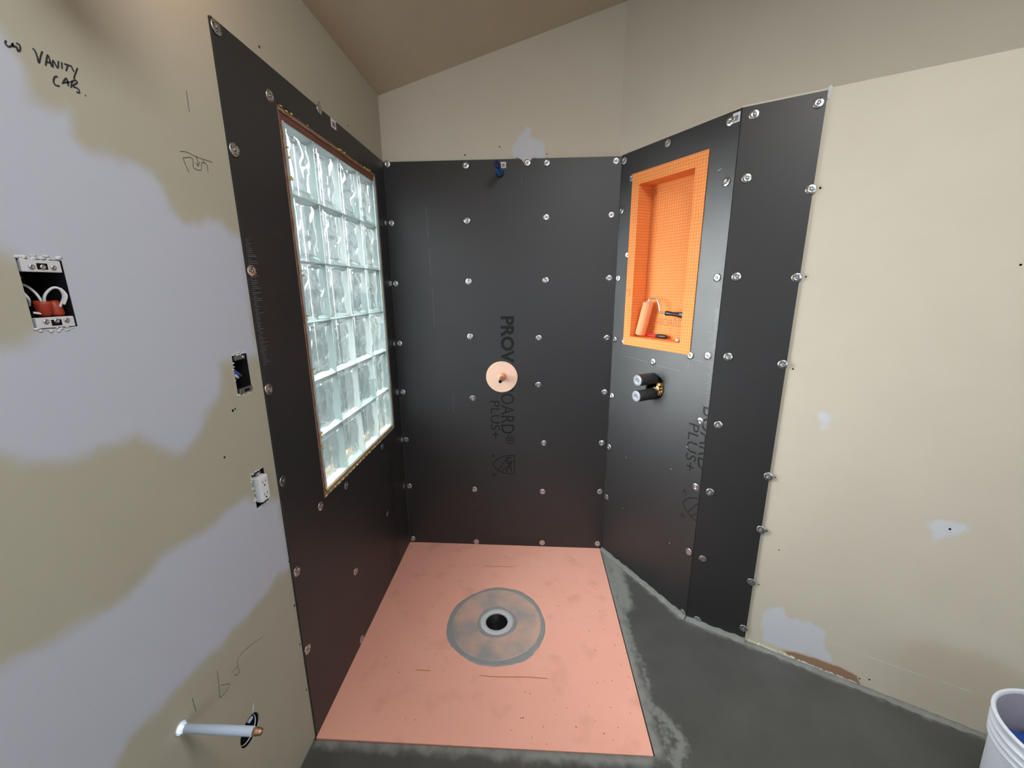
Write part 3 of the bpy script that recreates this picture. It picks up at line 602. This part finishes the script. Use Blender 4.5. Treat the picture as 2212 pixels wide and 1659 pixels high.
# ================================================================ glass block window
win = bpy.data.objects.new('window_1', None); COL.objects.link(win); win.matrix_world = FR['L']; win['kind'] = 'structure'
GX0, GX1, GY0, GY1 = -.836, -.127, .790, 1.986
bwid = (GX1-GX0)/4; bhei = (GY1-GY0)/6; GAP = .0035; DEP = .078
def block_mesh(seed):
    w_, h_ = bwid-GAP, bhei-GAP; nx, ny = 30, 34; r = random.Random(seed)
    ph = [r.uniform(0,6.28) for _ in range(6)]
    us = [-1,-.975,-.93,-.90,-.86]+[-.86+1.72*i/nx for i in range(1,nx)]+[.86,.90,.93,.975,1]
    vs_ = [-1,-.98,-.935,-.905,-.87]+[-.87+1.74*i/ny for i in range(1,ny)]+[.87,.905,.935,.98,1]
    def zf(u, v, back):
        m_ = max(abs(u)/.90, abs(v)/.905)
        if max(abs(u), abs(v)) > .99: return -.006
        if m_ > 1.0: return 0.0
        e_ = min(1,(1-m_)*7); 
        q = u*1.5+.35*math.sin(v*3.1+ph[0])+.22*math.sin(v*6.3+u*2+ph[1]); s = v*.9+.25*math.sin(u*4+ph[2])
        hgt = .55*math.sin(q*3.4+ph[3]+1.3*math.sin(s*2.6+ph[4])) + .25*math.sin(q*6.5-s*4+ph[5]) + .10*math.sin(s*9+q*3)
        rg_ = 1-abs(math.sin(q*2.1+.8*s+ph[0]+.9*math.sin(s*3.1+ph[3])))**.55; hgt = hgt*.65+rg_*.8-.4
        return -.0060*e_+e_*.0060*hgt
    V, F_, MI = [], [], []; nu, nv = len(us), len(vs_)
    for back in (0,1):
        for v in vs_:
            for u in us:
                z = zf(u if not back else -u, v, back); V.append((u*w_/2, v*h_/2, z if not back else -DEP-z))
        for j in range(nv-1):
            for i in range(nu-1):
                a = back*nu*nv+j*nu+i; q = (a,a+1,a+nu+1,a+nu); F_.append(q if not back else q[::-1])
                MI.append(0 if (2 <= i < nu-3 and 2 <= j < nv-3) else 1)
    o = nu*nv
    rim = [i for i in range(nu)]+[j*nu+nu-1 for j in range(1,nv)]+[(nv-1)*nu+i for i in range(nu-2,-1,-1)]+[j*nu for j in range(nv-2,0,-1)]
    for k in range(len(rim)):
        a, b = rim[k], rim[(k+1)%len(rim)]; F_.append((b,a,a+o,b+o)); MI.append(1)
    me = pyd(V, F_, 'glass_block', MI); me.polygons.foreach_set('use_smooth',[True]*len(me.polygons)); me.materials.append(M['glass']); me.materials.append(M['rim']); return me
BM = [block_mesh(s) for s in (11, 12, 17)]
for j in range(6):
    for i in range(4):
        o = bpy.data.objects.new('glass_block', BM[(i+2*j)%3]); COL.objects.link(o); o.parent = win
        o.matrix_local = TR((GX0+bwid*(i+.5), GY0+bhei*(j+.5), -.010))@RZ(0 if (i+j)%2 == 0 else math.pi)
bm = bmesh.new()
for i in range(5): x = GX0+bwid*i; add_box(bm, x-GAP/2, GY0, -.070, x+GAP/2, GY1, -.0155)
for j in range(7): y = GY0+bhei*j; add_box(bm, GX0, y-GAP/2, -.0695, GX1, y+GAP/2, -.0150)
link('joint', frombm(bm), M['silicone'], win, kind='stuff')
def rough_strip(name, pts, w_, z0, z1, m, seed, jit=.002):
    r = random.Random(seed); a = Vector(pts[0]); b = Vector(pts[1]); d = (b-a); n = max(6,int(d.length/.015)); t = d.normalized(); s = Vector((-t.y,t.x)); bm = bmesh.new(); prev = None
    for i in range(n+1):
        c = a+d*i/n; h1 = w_/2+r.uniform(-jit,jit); h2 = w_/2+r.uniform(-jit,jit); zz = z1+r.uniform(-jit*.5,jit*.5)
        q = [bm.verts.new((*(c+s*h1),z0)), bm.verts.new((*(c+s*h1*.95),zz)), bm.verts.new((*(c-s*h2*.95),zz)), bm.verts.new((*(c-s*h2),z0))]
        if prev:
            for k in range(4): bm.faces.new((prev[k],prev[(k+1)%4],q[(k+1)%4],q[k]))
        else: bm.faces.new(q)
        prev = q
    bm.faces.new(prev[::-1]); return link(name, frombm(bm), m, win)
rough_strip('wood_strip', ((-.8665,.775),(-.8665,2.02)), .020, -.10, -.0085, M['wood'], 1)
rough_strip('wood_strip', ((-.8475,.78),(-.8475,1.99)), .016, -.10, -.0125, M['redwood'], 2)
rough_strip('silicone_bead', ((-.8385,.80),(-.8385,1.985)), .005, -.05, -.0080, M['silicone'], 3, .001)
rough_strip('wood_strip', ((-.875,2.003),(-.118,2.003)), .030, -.10, -.0125, M['redwood'], 4, .0015)
rough_strip('wood_strip', ((-.875,2.013),(-.118,2.016)), .012, -.09, -.0075, M['wood'], 5, .001)
rough_strip('wood_strip', ((-.876,.783),(-.118,.783)), .013, -.10, -.0095, M['wood'], 6, .0012)
rough_strip('silicone_bead', ((-.1215,.79),(-.1215,2.0)), .006, -.10, -.010, M['silicone'], 7, .0008)
bm = bmesh.new(); r = random.Random(9)
for i in range(46):
    k = i/45; x, y = (-.873+.75*k, .777+r.uniform(-.003,.002)) if i%2 else (-.838+r.uniform(-.003,.003), .79+1.2*r.random()**1.8)
    if i > 34: x, y = (-.87+.72*r.random(), 2.017+r.uniform(-.003,.003))
    bmesh.ops.create_icosphere(bm, subdivisions=1, radius=1, matrix=TR((x,y,-.004))@Matrix.Diagonal((r.uniform(.004,.012),r.uniform(.003,.006),r.uniform(.002,.005),1)))
link('foam_bits', frombm(bm), M['foam'], win, kind='stuff', smooth=True)
# ================================================================ shower pan and drain
def pan_mesh():
    DC = D['drain'][0]; xs = np.linspace(0.0,1.1375,60); ys = np.linspace(-1.108,-.001,60); V = []; F_ = []
    def zz(x,y):
        d = math.hypot(x-DC[0],y-DC[1]); return .002-.006*max(0,1-d/.55) 
    n = 60
    for y in ys:
        for x in xs: V.append((x+.004*(y+1.1)*0, y-.0045*(x), zz(x,y)))
    for j in range(n-1):
        for i in range(n-1):
            cx, cy = (xs[i]+xs[i+1])/2, (ys[j]+ys[j+1])/2
            if math.hypot(cx-DC[0],cy-DC[1]) > .060: F_.append((j*n+i,j*n+i+1,(j+1)*n+i+1,(j+1)*n+i))
    rim = list(range(n))+[j*n+n-1 for j in range(1,n)]+[(n-1)*n+i for i in range(n-2,-1,-1)]+[j*n for j in range(n-2,0,-1)]
    o = len(V)
    for k in rim: V.append((V[k][0],V[k][1],-.04))
    for a in range(len(rim)): b = (a+1)%len(rim); F_.append((rim[b],rim[a],o+a,o+b))
    return pyd(V,F_)
pan = link('shower_pan', pan_mesh(), M['pan'], smooth=False)
pan['label'] = 'salmon orange shower pan on the floor, with a mortar ring around its drain'; pan['category'] = 'shower pan'
DCx, DCy = D['drain'][0]; DCx = .5765; DCy = -.580
def annulus(r0, r1, z0, z1, seg, jit, seed, stretch=(1,1)):
    r = random.Random(seed); V = []; F_ = []
    for k in range(seg):
        a = 2*math.pi*k/seg; j = 1+jit*(math.sin(3*a+seed)*.5+math.sin(7*a+2*seed)*.25+r.uniform(-.25,.25))
        for rr, z in ((r0,z0),(r1*j*.97,z1),(r1*j,z1-.0022)): V.append((rr*math.cos(a)*stretch[0], rr*math.sin(a)*stretch[1], z))
    for k in range(seg):
        b = (k+1)%seg
        for i in range(2): F_.append((k*3+i,k*3+i+1,b*3+i+1,b*3+i))
    return pyd(V,F_)
link('mortar_edge', annulus(.195,.226,.0020-.0022,.0026-.0022,90,.035,4), M['ring_edge'], pan, TR((DCx,DCy-.008,0)), label='grey mortar rim of the ring')
link('mortar_film', annulus(.05,.206,-.0035,.0012,72,.02,9), M['ring'], pan, TR((DCx,DCy-.003,0)), label='thin mortar film over the orange')
dr = thing('floor_drain', 'round white drain flange with an open black pipe in the middle of the pan', 'drain', loc=(DCx,DCy,0))
link('flange', lathe([(.0505,-.030),(.0505,.0005),(.056,.0028),(.066,.0030),(.0765,.0010),(.079,-.004),(.079,-.012)], 56, cap=False), M['offwhite'], dr)
link('pipe', lathe([(.0515,-.001),(.0505,-.002),(.049,-.14),(.0,-.14)][::-1], 40, cap=False), M['black'], dr, label='black drain pipe')
gr = link('mortar_film', annulus(.076,.090,.0012,.0006,60,.05,2), M['ring_edge'], dr)
# pan scuffs
r = random.Random(21); bm = bmesh.new()
for k in range(60):
    x = r.uniform(.62,1.12) if k < 40 else r.uniform(.05,1.1); y = r.uniform(-1.08,-.12); a = r.uniform(0,3.1); l = r.uniform(.002,.007)
    if math.hypot(x-DCx,y-DCy) < .25: continue
    ribbon(bm, [(x,y),(x+l*math.cos(a),y+l*math.sin(a))], r.uniform(.001,.0025), .0024)
sc_ = link('debris_specks', frombm(bm), M['print'], pan, kind='stuff')
link('pencil_line', ribbons([[(.53,-.853),(.60,-.856),(.72,-.852),(.80,-.855)],[(.27,-.84),(.33,-.842)],[(.47,-.20),(.56,-.203),(.64,-.20)]], .0022, .0024), mat('smudge', lin(196,120,92), .8), pan)
# ================================================================ niche and what stands in it
ni = thing('shower_niche', 'orange recessed niche set in the angled black board', 'niche', FR['N'])
def niche_body():
    X0,Y0,X1,Y1 = NR; O0,P0_,O1,P1 = .0815,1.2215,.4765,2.006; f = .0035; d = -.080
    V = [(O0,P0_,f),(O1,P0_,f),(O1,P1,f),(O0,P1,f),(X0,Y0,f),(X1,Y0,f),(X1,Y1,f),(X0,Y1,f),(X0,Y0,d),(X1,Y0,d),(X1,Y1,d),(X0,Y1,d),(O0,P0_,.0003),(O1,P0_,.0003),(O1,P1,.0003),(O0,P1,.0003)]
    fl_ = [(0,1,5,4),(1,2,6,5),(2,3,7,6),(3,0,4,7),(0,12,13,1),(1,13,14,2),(2,14,15,3),(3,15,12,0)]
    return V, fl_, [(8,9,5,4),(9,10,6,5),(10,11,7,6),(11,8,4,7)], [(8,9,10,11)]
V, ff, fs_, fb = niche_body()
def sub(V, faces, flip=False):
    bm = bmesh.new(); vs = [bm.verts.new(v) for v in V]
    for q in faces: bm.faces.new([vs[i] for i in q])
    bmesh.ops.delete(bm, geom=[v for v in bm.verts if not v.link_faces], context='VERTS')
    me = bpy.data.meshes.new('n'); bm.to_mesh(me); bm.free(); return me
nf = link('flange', sub(V, ff), M['niche'], ni); link('side_panel', sub(V, fs_), M['niche'], ni); nb_ = link('back_panel', sub(V, fb), M['niche'], ni)
M['nprint'] = mat('niche_print', lin(176,96,48), .6)
def flat_text(txt, x0, x1, y0, y1, z, m, parent, name='printed_lettering', label=None):
    v, f = text_polys(txt, x0, x1, y0, y1); return link(name, pyd([(a,b,z) for a,b in v], f), m, parent, label=label)
flat_text('-BOARD', .212, .362, 1.324, 1.3585, -.0795, M['nprint'], nb_)
flat_text("'S", .087, .116, 1.458, 1.492, .0039, M['nprint'], nf)
flat_text('S', .142, .160, 1.915, 1.935, -.0790, M['nprint'], nb_)
for (x,y) in ((.102,1.985),):
    pass
# paint roller
ro = thing('paint_roller', 'small foam paint roller with black handle leaning in the orange niche', 'paint roller', FR['N'])
pb = Vector((.1585,1.2735,-.031)); pt = Vector((.1862,1.4300,-.044)); ax = (pt-pb).normalized()
def axis_m(p, d):
    q = Vector(d).to_track_quat('Z','Y').to_matrix().to_4x4(); return TR(p)@q
Lr = (pt-pb).length
link('roller_cover', lathe([(0,0),(.018,0),(.0225,.002),(.0240,.007),(.0240,Lr-.007),(.0225,Lr-.002),(.018,Lr),(0,Lr)], 30), M['foamroll'], ro, axis_m(pb,ax))
link('end_cap', lathe([(0,0),(.0115,0),(.0115,.004),(.007,.006),(0,.006)], 20), M['offwhite'], ro, axis_m(pt,ax))
wire = [pt, pt+ax*.012, pt+ax*.017+Vector((.006,0,0)), Vector((.2230,1.4490,-.040)), Vector((.2430,1.4430,-.038)), Vector((.2570,1.4200,-.036)), Vector((.2670,1.3960,-.034)), Vector((.2800,1.3870,-.032)), Vector((.3020,1.3860,-.031))]
link('frame_rod', tube(spline(wire,5), .0033, 10), M['zinc'], ro)
link('ferrule', tube([(.2985,1.3862,-.031),(.3060,1.3858,-.031)], [.0055,.0070], 14), M['offwhite'], ro)
hp = [(.3055,1.3858,-.031),(.3075,1.3857,-.031),(.316,1.3855,-.031),(.328,1.3850,-.031),(.345,1.3840,-.030),(.37,1.3828,-.030),(.395,1.3815,-.029),(.418,1.3800,-.029)]
link('handle', tube(hp, [.007,.0110,.0110,.0094,.0088,.0105,.0132,.0145], 18), M['black'], ro)
link('handle_inlay', tube([(.3885,1.3862,-.0215),(.4150,1.3845,-.0200)], [.0045,.0055], 10), M['cap'], ro)
# utility knife and crumb on the sill
kn = thing('utility_knife', 'red and black utility knife lying on the niche sill', 'knife', FR['N'])
link('grip', tube([(.176,1.2745,-.052),(.185,1.2745,-.052),(.232,1.2745,-.055),(.240,1.2745,-.055)], [.004,.0070,.0078,.0078], 14), M['red'], kn)
link('blade_housing', tube([(.240,1.2745,-.055),(.246,1.2762,-.055),(.270,1.2765,-.056),(.292,1.2755,-.057),(.300,1.273,-.057)], [.0078,.0092,.0098,.0088,.004], 14), M['black'], kn)
bm = bmesh.new(); rr_ = random.Random(4)
bmesh.ops.create_icosphere(bm, subdivisions=2, radius=.009, matrix=TR((.388,1.2735,-.022))@Matrix.Diagonal((1.3,.75,.8,1)))
for v in bm.verts: v.co += Vector((rr_.uniform(-1,1),rr_.uniform(-1,1),rr_.uniform(-1,1)))*.0012
cr = link('plaster_crumb', frombm(bm), M['white'], None, FR['N'], smooth=True); cr['label'] = 'small white plaster crumb on the sill of the orange niche'; cr['category'] = 'crumb'
# ================================================================ valve
va = thing('shower_valve', 'brass mixing valve with two dark protective sleeves in the angled board', 'valve', FR['N'])
for (x,y) in ((.287,1.085),(.285,1.010)):
    s = link('protective_sleeve', lathe([(.0265,-.02),(.0272,.0),(.0272,.094),(.0255,.0965)], 28), M['sleeve'], va, TR((x,y,0)))
    link('end_cap', lathe([(.0258,.0945),(.0258,.0968),(.0240,.0985),(.0075,.0975),(.0060,.0950),(0,.0950)][::-1], 28), M['cap'], s)
    link('spindle', lathe([(0,.0985),(.0025,.0982),(.0035,.0955),(.0035,.094)], 12), M['zinc'], s)
bm = bmesh.new()
add_box(bm, .298,1.016,-.050,.336,1.074,-.012, bevel=.006)
bmesh.ops.create_cone(bm, cap_ends=True, segments=14, radius1=.012, radius2=.010, depth=.03, matrix=TR((.327,1.046,-.005)))
bmesh.ops.create_cone(bm, cap_ends=True, segments=6, radius1=.009, radius2=.009, depth=.012, matrix=TR((.330,1.066,.000)))
bmesh.ops.create_cone(bm, cap_ends=True, segments=6, radius1=.008, radius2=.008, depth=.012, matrix=TR((.334,1.020,.002)))
link('valve_body', frombm(bm), M['brass'], va)
link('lever', tube([(.306,1.049,.012),(.318,1.045,.010),(.337,1.038,.004)], [.0045,.0042,.005], 12), M['brass'], va)
link('supply_pipe', tube([(.315,.98,-.05),(.315,1.12,-.05)], .0095, 14), M['copper'], va)
bm = bmesh.new()
for (x,y,z) in ((.337,1.030,.002),(.341,1.048,-.002),(.322,1.062,.004)):
    bmesh.ops.create_icosphere(bm, subdivisions=2, radius=.0052, matrix=TR((x,y,z)))
link('screw', frombm(bm), M['screw'], va, smooth=True)
bx_ = link('cavity', sub([(.25,.99,-.007),(.36,.99,-.007),(.36,1.10,-.007),(.25,1.10,-.007),(.25,.99,-.09),(.36,.99,-.09),(.36,1.10,-.09),(.25,1.10,-.09)], [(4,5,6,7),(0,1,5,4),(1,2,6,5),(2,3,7,6),(3,0,4,7)]), M['dark'], va, label='dark cavity behind the board')
# ================================================================ pipes on the back board
bs = thing('shower_arm_stub', 'blue plastic pipe stub sticking out high on the back board', 'pipe', FR['K']@TR((.5726,2.0387,0)))
link('pipe', lathe([(.0135,.0),(.0140,.15),(.0118,.152),(.0110,.15),(.0110,.03),(0,.03)], 26, cap=False), M['blue'], bs)
link('collar', lathe([(.0135,.0),(.0185,.001),(.0185,.010),(.0142,.014)], 24), M['navy'], bs)
link('end_collar', lathe([(.0142,.140),(.0165,.142),(.0165,.153),(.0118,.154),(.0112,.146)], 24), M['navy'], bs)
link('bore', lathe([(0,.1455),(.0114,.1455)], 20), M['dark'], bs)
sl_ = thing('pipe_seal', 'round salmon pipe seal disc with grey nipple on the back board', 'seal', FR['K']@TR((.5697,1.0326,.0012)))
link('disc', lathe([(0,.0018),(.084,.0016),(.0852,.0008),(.0852,0),(0,0)], 64), M['membrane'], sl_)
link('collar', lathe([(.024,.0016),(.0215,.006),(.0175,.012),(.0120,.016),(.0100,.016)], 32), M['salmon'], sl_, label='salmon rubber collar')
nz = link('nipple', lathe([(.0098,.0),(.0098,.108),(.0080,.110),(.0078,.05),(0,.05)], 22, cap=False), M['zinc_dull'], sl_, TR((.001,-.001,0)), label='grey pipe nipple')
link('bore', lathe([(0,.1085),(.0079,.1085)], 18), M['dark'], nz)
# ================================================================ electrical boxes in the left wall
FL_ = FR['L']
def open_box(x0,y0,x1,y1,d,z=-.0065):
    return sub([(x0,y0,z),(x1,y0,z),(x1,y1,z),(x0,y1,z),(x0,y0,-d),(x1,y0,-d),(x1,y1,-d),(x0,y1,-d)], [(4,5,6,7),(0,1,5,4),(1,2,6,5),(2,3,7,6),(3,0,4,7)])
def mb_tab(x0,y0,x1,y1,z=-.012,th=.005):
    return box(x0,y0,z,x1,y1,z+th,bevel=.0012)
scr = lathe([(0,.0022),(.0012,.0008),(.0016,.0022),(.0036,.0018),(.0040,0)], 14); scr.materials.append(M['zinc'])
eb = thing('electrical_box', 'open electrical box with orange connectors and white wires, upper left on the wall', 'electrical box', FL_@TR((.0047,0,0)))
link('box_shell', open_box(-1.5875,1.4435,-1.5295,1.5445,.075), M['black'], eb)
for (y0,y1) in ((1.5265,1.5440),(1.4440,1.4600)):
    t = link('mounting_tab', mb_tab(-1.5850,y0,-1.5335,y1,-.011,.007), M['offwhite'], eb)
    for x in (-1.573,-1.559,-1.545):
        o = bpy.data.objects.new('screw', scr); COL.objects.link(o); o.parent = t; o.matrix_local = TR((x,(y0+y1)/2-.0015 if y0 > 1.5 else (y0+y1)/2+.002,-.0042))
    link('slot', box(-1.566,(y0+y1)/2-.005,-.0043,-1.552,(y0+y1)/2+.004,-.0038), M['dark'], t)
def nut(x,y,z,rot=(0,0),s=1):
    return lathe([(.0095*s,.024*s),(.0105*s,.020*s),(.0085*s,.004*s),(.006*s,0),(0,0)][::-1]+[(.0078*s,.024*s),(.0066*s,.006*s)], 20, cap=False)
for (x,y,z,a) in ((-1.5585,1.4600,-.022,.12),(-1.5420,1.4590,-.018,-.35)):
    link('wire_connector', nut(0,0,0), M['wirenut'], eb, TR((x,y,z))@RZ(0)@RX(-math.pi/2+a))
for pts_ in ([(-1.5560,1.478,-.020),(-1.5560,1.492,-.016),(-1.5490,1.503,-.010),(-1.5420,1.502,-.006),(-1.5375,1.490,-.008),(-1.5405,1.474,-.015)],
             [(-1.5560,1.480,-.022),(-1.556,1.496,-.03),(-1.564,1.508,-.035),(-1.573,1.502,-.035),(-1.5765,1.485,-.03),(-1.574,1.468,-.03)],
             [(-1.5845,1.520,-.035),(-1.577,1.524,-.03),(-1.567,1.518,-.034)],
             [(-1.572,1.467,-.022),(-1.564,1.465,-.018),(-1.558,1.463,-.018)],
             [(-1.538,1.503,-.010),(-1.535,1.492,-.006),(-1.538,1.478,-.010)],
             [(-1.586,1.500,-.014),(-1.581,1.488,-.012),(-1.576,1.478,-.02)]):
    link('wire', tube(spline(pts_,6), .0019, 8), M['wire'], eb)
def crumbs(rect, seed, n=26):
    x0,y0,x1,y1 = rect; r = random.Random(seed); bm = bmesh.new()
    for i in range(n):
        s = r.random(); side = r.choice('tbl') if seed != 1 else r.choice('tb')
        x, y = {'t':(x0+(x1-x0)*s,y1+.002), 'b':(x0+(x1-x0)*s,y0-.002), 'l':(x0-.002,y0+(y1-y0)*s)}[side]
        bmesh.ops.create_icosphere(bm, subdivisions=1, radius=1, matrix=TR((x+r.uniform(-.004,.004),y+r.uniform(-.003,.003),-.0055))@Matrix.Diagonal((r.uniform(.002,.006),r.uniform(.001,.003),r.uniform(.0008,.002),1)))
    link('chipped_plaster', frombm(bm), M['plaster'], wall_left, kind='stuff', smooth=True)
crumbs(bigh,1,34); crumbs(smh,2); crumbs(outh,3,30)
sb = thing('electrical_box', 'small open box with blue and copper wires beside the black board', 'electrical box', FL_@TR((.008,-.0016,0)))
link('box_shell', open_box(-1.2065,1.2435,-1.1555,1.3405,.06), M['black'], sb)
t = link('mounting_tab', mb_tab(-1.2010,1.3290,-1.1650,1.3395,-.010,.006), M['zinc_dull'], sb)
t = link('mounting_tab', mb_tab(-1.2030,1.2440,-1.1570,1.2570,-.010,.008), M['zinc_dull'], sb)
link('slot', box(-1.187,1.2465,-.0026,-1.170,1.2535,-.0015), M['dark'], t)
o = bpy.data.objects.new('screw', scr); COL.objects.link(o); o.parent = sb; o.matrix_local = TR((-1.174,1.334,-.0035))
link('wire', tube([(-1.200,1.311,-.026),(-1.191,1.299,-.018),(-1.181,1.286,-.016)], .0045, 12), M['blue'], sb, label='blue wire')
link('wire', tube([(-1.203,1.300,-.020),(-1.195,1.289,-.014),(-1.188,1.283,-.014)], .0035, 12), M['wire'], sb, label='white wire')
link('wire', tube([(-1.183,1.305,-.03),(-1.174,1.293,-.024),(-1.167,1.283,-.020)], .003, 10), M['copper'], sb, label='bare copper wire')
# outlet
ou = thing('outlet', 'white duplex outlet without cover plate in a rough hole by the black board', 'outlet', FL_@TR((.008,-.004,0)))
link('box_shell', open_box(-1.2055,.9305,-1.1585,1.0255,.06), M['black'], ou)
link('strap', box(-1.1905,.9345,-.010,-1.1705,1.0235,-.0065,bevel=.001), M['zinc_dull'], ou)
rc = link('receptacle', box(-1.1990,.9430,-.045,-1.1660,1.0130,.0075,bevel=.0025), M['white'], ou)
bm = bmesh.new()
for cy_ in (.9955,.9605):
    add_box(bm,-1.1890,cy_-.002,.0070,-1.1875,cy_+.005,.0079); add_box(bm,-1.1775,cy_-.002,.0070,-1.1760,cy_+.005,.0079)
    bmesh.ops.create_cone(bm, cap_ends=True, segments=12, radius1=.0024, radius2=.0024, depth=.001, matrix=TR((-1.1825,cy_-.0085,.0076)))
link('slot', frombm(bm), M['dark'], rc)
for y in (1.0190,.9375):
    o = bpy.data.objects.new('screw', scr); COL.objects.link(o); o.parent = ou; o.matrix_local = TR((-1.1805,y,-.0064))
# pipe stub and drain hole
ps = thing('supply_pipe_stub', 'pale blue pipe with a brass end poking out low on the left wall', 'pipe', FL_@TR((-1.519,.600,-.006)))
link('pipe', lathe([(.0092,-.06),(.0092,.158),(.0082,.160),(0,.160)], 24), M['pipe'], ps)
link('brass_cap', lathe([(.0076,.159),(.0082,.167),(.0070,.1685),(.0076,.172),(.0058,.174),(.0062,.176),(.0036,.178),(0,.1785)], 22), M['copper'], ps)
link('wall_collar', lathe([(.0125,-.002),(.0142,.0018),(.0130,.0026),(.0112,.001),(.0115,-.004)], 26), M['plaster'], ps)
dh = thing('drain_pipe', 'open black drain pipe with a pale rim in a hole below the pipe', 'pipe', FL_@TR((-1.352,.368,-.006)))
link('pipe', lathe([(.0365,-.004),(.0350,-.006),(.0335,-.10),(0,-.10)][::-1], 34, cap=False), M['dark'], dh)
link('pipe_rim', lathe([(.0330,-.0105),(.0330,-.008),(.0318,-.0075),(.0318,-.0105)], 34, cap=False), M['offwhite'], dh)
link('test_plug', box(.010,.006,-.016,.026,.015,-.008,bevel=.003), M['pipe'], dh)
link('chip', tube([(.016,.036,.001),(.020,.046,.001),(.026,.058,.0008)], [.0016,.0012,.0004], 6), M['plaster'], dh)
# ================================================================ bucket
bu = thing('bucket', 'white plastic bucket with ribbed rim and blue cloth inside, by the right wall', 'bucket', loc=(2.122,-1.302,0))
bo = link('bucket_body', lathe([(0,.004),(.122,.004),(.128,0),(.131,.004),(.1425,.285),(.1425,.292),(.149,.293),(.1495,.297),(.1450,.300),(.1455,.313),(.1510,.314),(.1515,.318),(.1470,.321),(.1475,.336),(.1525,.337),(.1525,.341),(.1480,.344),(.1485,.360),(.1520,.362),(.1545,.366),(.1545,.371),(.1515,.374),(.1475,.374),(.1450,.371),(.1445,.362)], 72, cap=False), M['bucket'], bu)
link('inner_wall', lathe([(.1446,.364),(.1435,.345),(.134,.06),(.126,.012),(0,.012)], 60, cap=False), M['bucket_in'], bu)
ha = link('handle', tube([( .150*math.cos(a), .150*math.sin(a)*1.0, .33-.16*math.sin(a)) for a in [math.pi*k/16 for k in range(17)]], .0022, 8), M['zinc'], bu, RZ(-1.2))
def cloth():
    V = []; F_ = []; n = 26; r = random.Random(12); ph = [r.uniform(0,6) for _ in range(5)]
    for j in range(n):
        rr = .134*(j/(n-1))
        for k in range(40):
            a = 2*math.pi*k/40; x = rr*math.cos(a); y = rr*math.sin(a)
            z = .275+.014*math.sin(x*42+ph[0]+1.3*math.sin(y*30+ph[1]))+.010*math.sin(y*55+ph[2]+x*20)+.006*math.sin(x*95+y*70+ph[3])-.01*(rr/.128)**2+.01*max(0,-x)/.128
            V.append((x,y,z))
    for j in range(n-1):
        for k in range(40): F_.append((j*40+k,j*40+(k+1)%40,(j+1)*40+(k+1)%40,(j+1)*40+k))
    return pyd(V,F_)
cl = link('cloth', cloth(), M['rag'], None, TR((2.122,-1.302,0)), smooth=True); cl['label'] = 'crumpled blue cloth inside the white bucket'; cl['category'] = 'cloth'
bpy.data.objects.remove(w0); bpy.data.objects.remove(s0)

# added unseen blocker above the frame: its body shades the wall below it
wl = thing('light_blocker', 'added unseen light blocker on the left wall above the marker handwriting', 'light blocker', FL_)
link('back_plate', box(-1.60,2.03,-.006,-1.42,2.20,.012,bevel=.004), M['white'], wl)
link('blocker_body', box(-1.545,2.035,.012,-1.455,2.15,.24,bevel=.01), M['zinc_dull'], wl)
link('blocker_top', lathe([(.045,0),(.052,.10),(.050,.10),(.043,.0)],24,cap=False), M['white'], wl, TR((-1.50,2.19,.19))@RX(-math.pi/2))
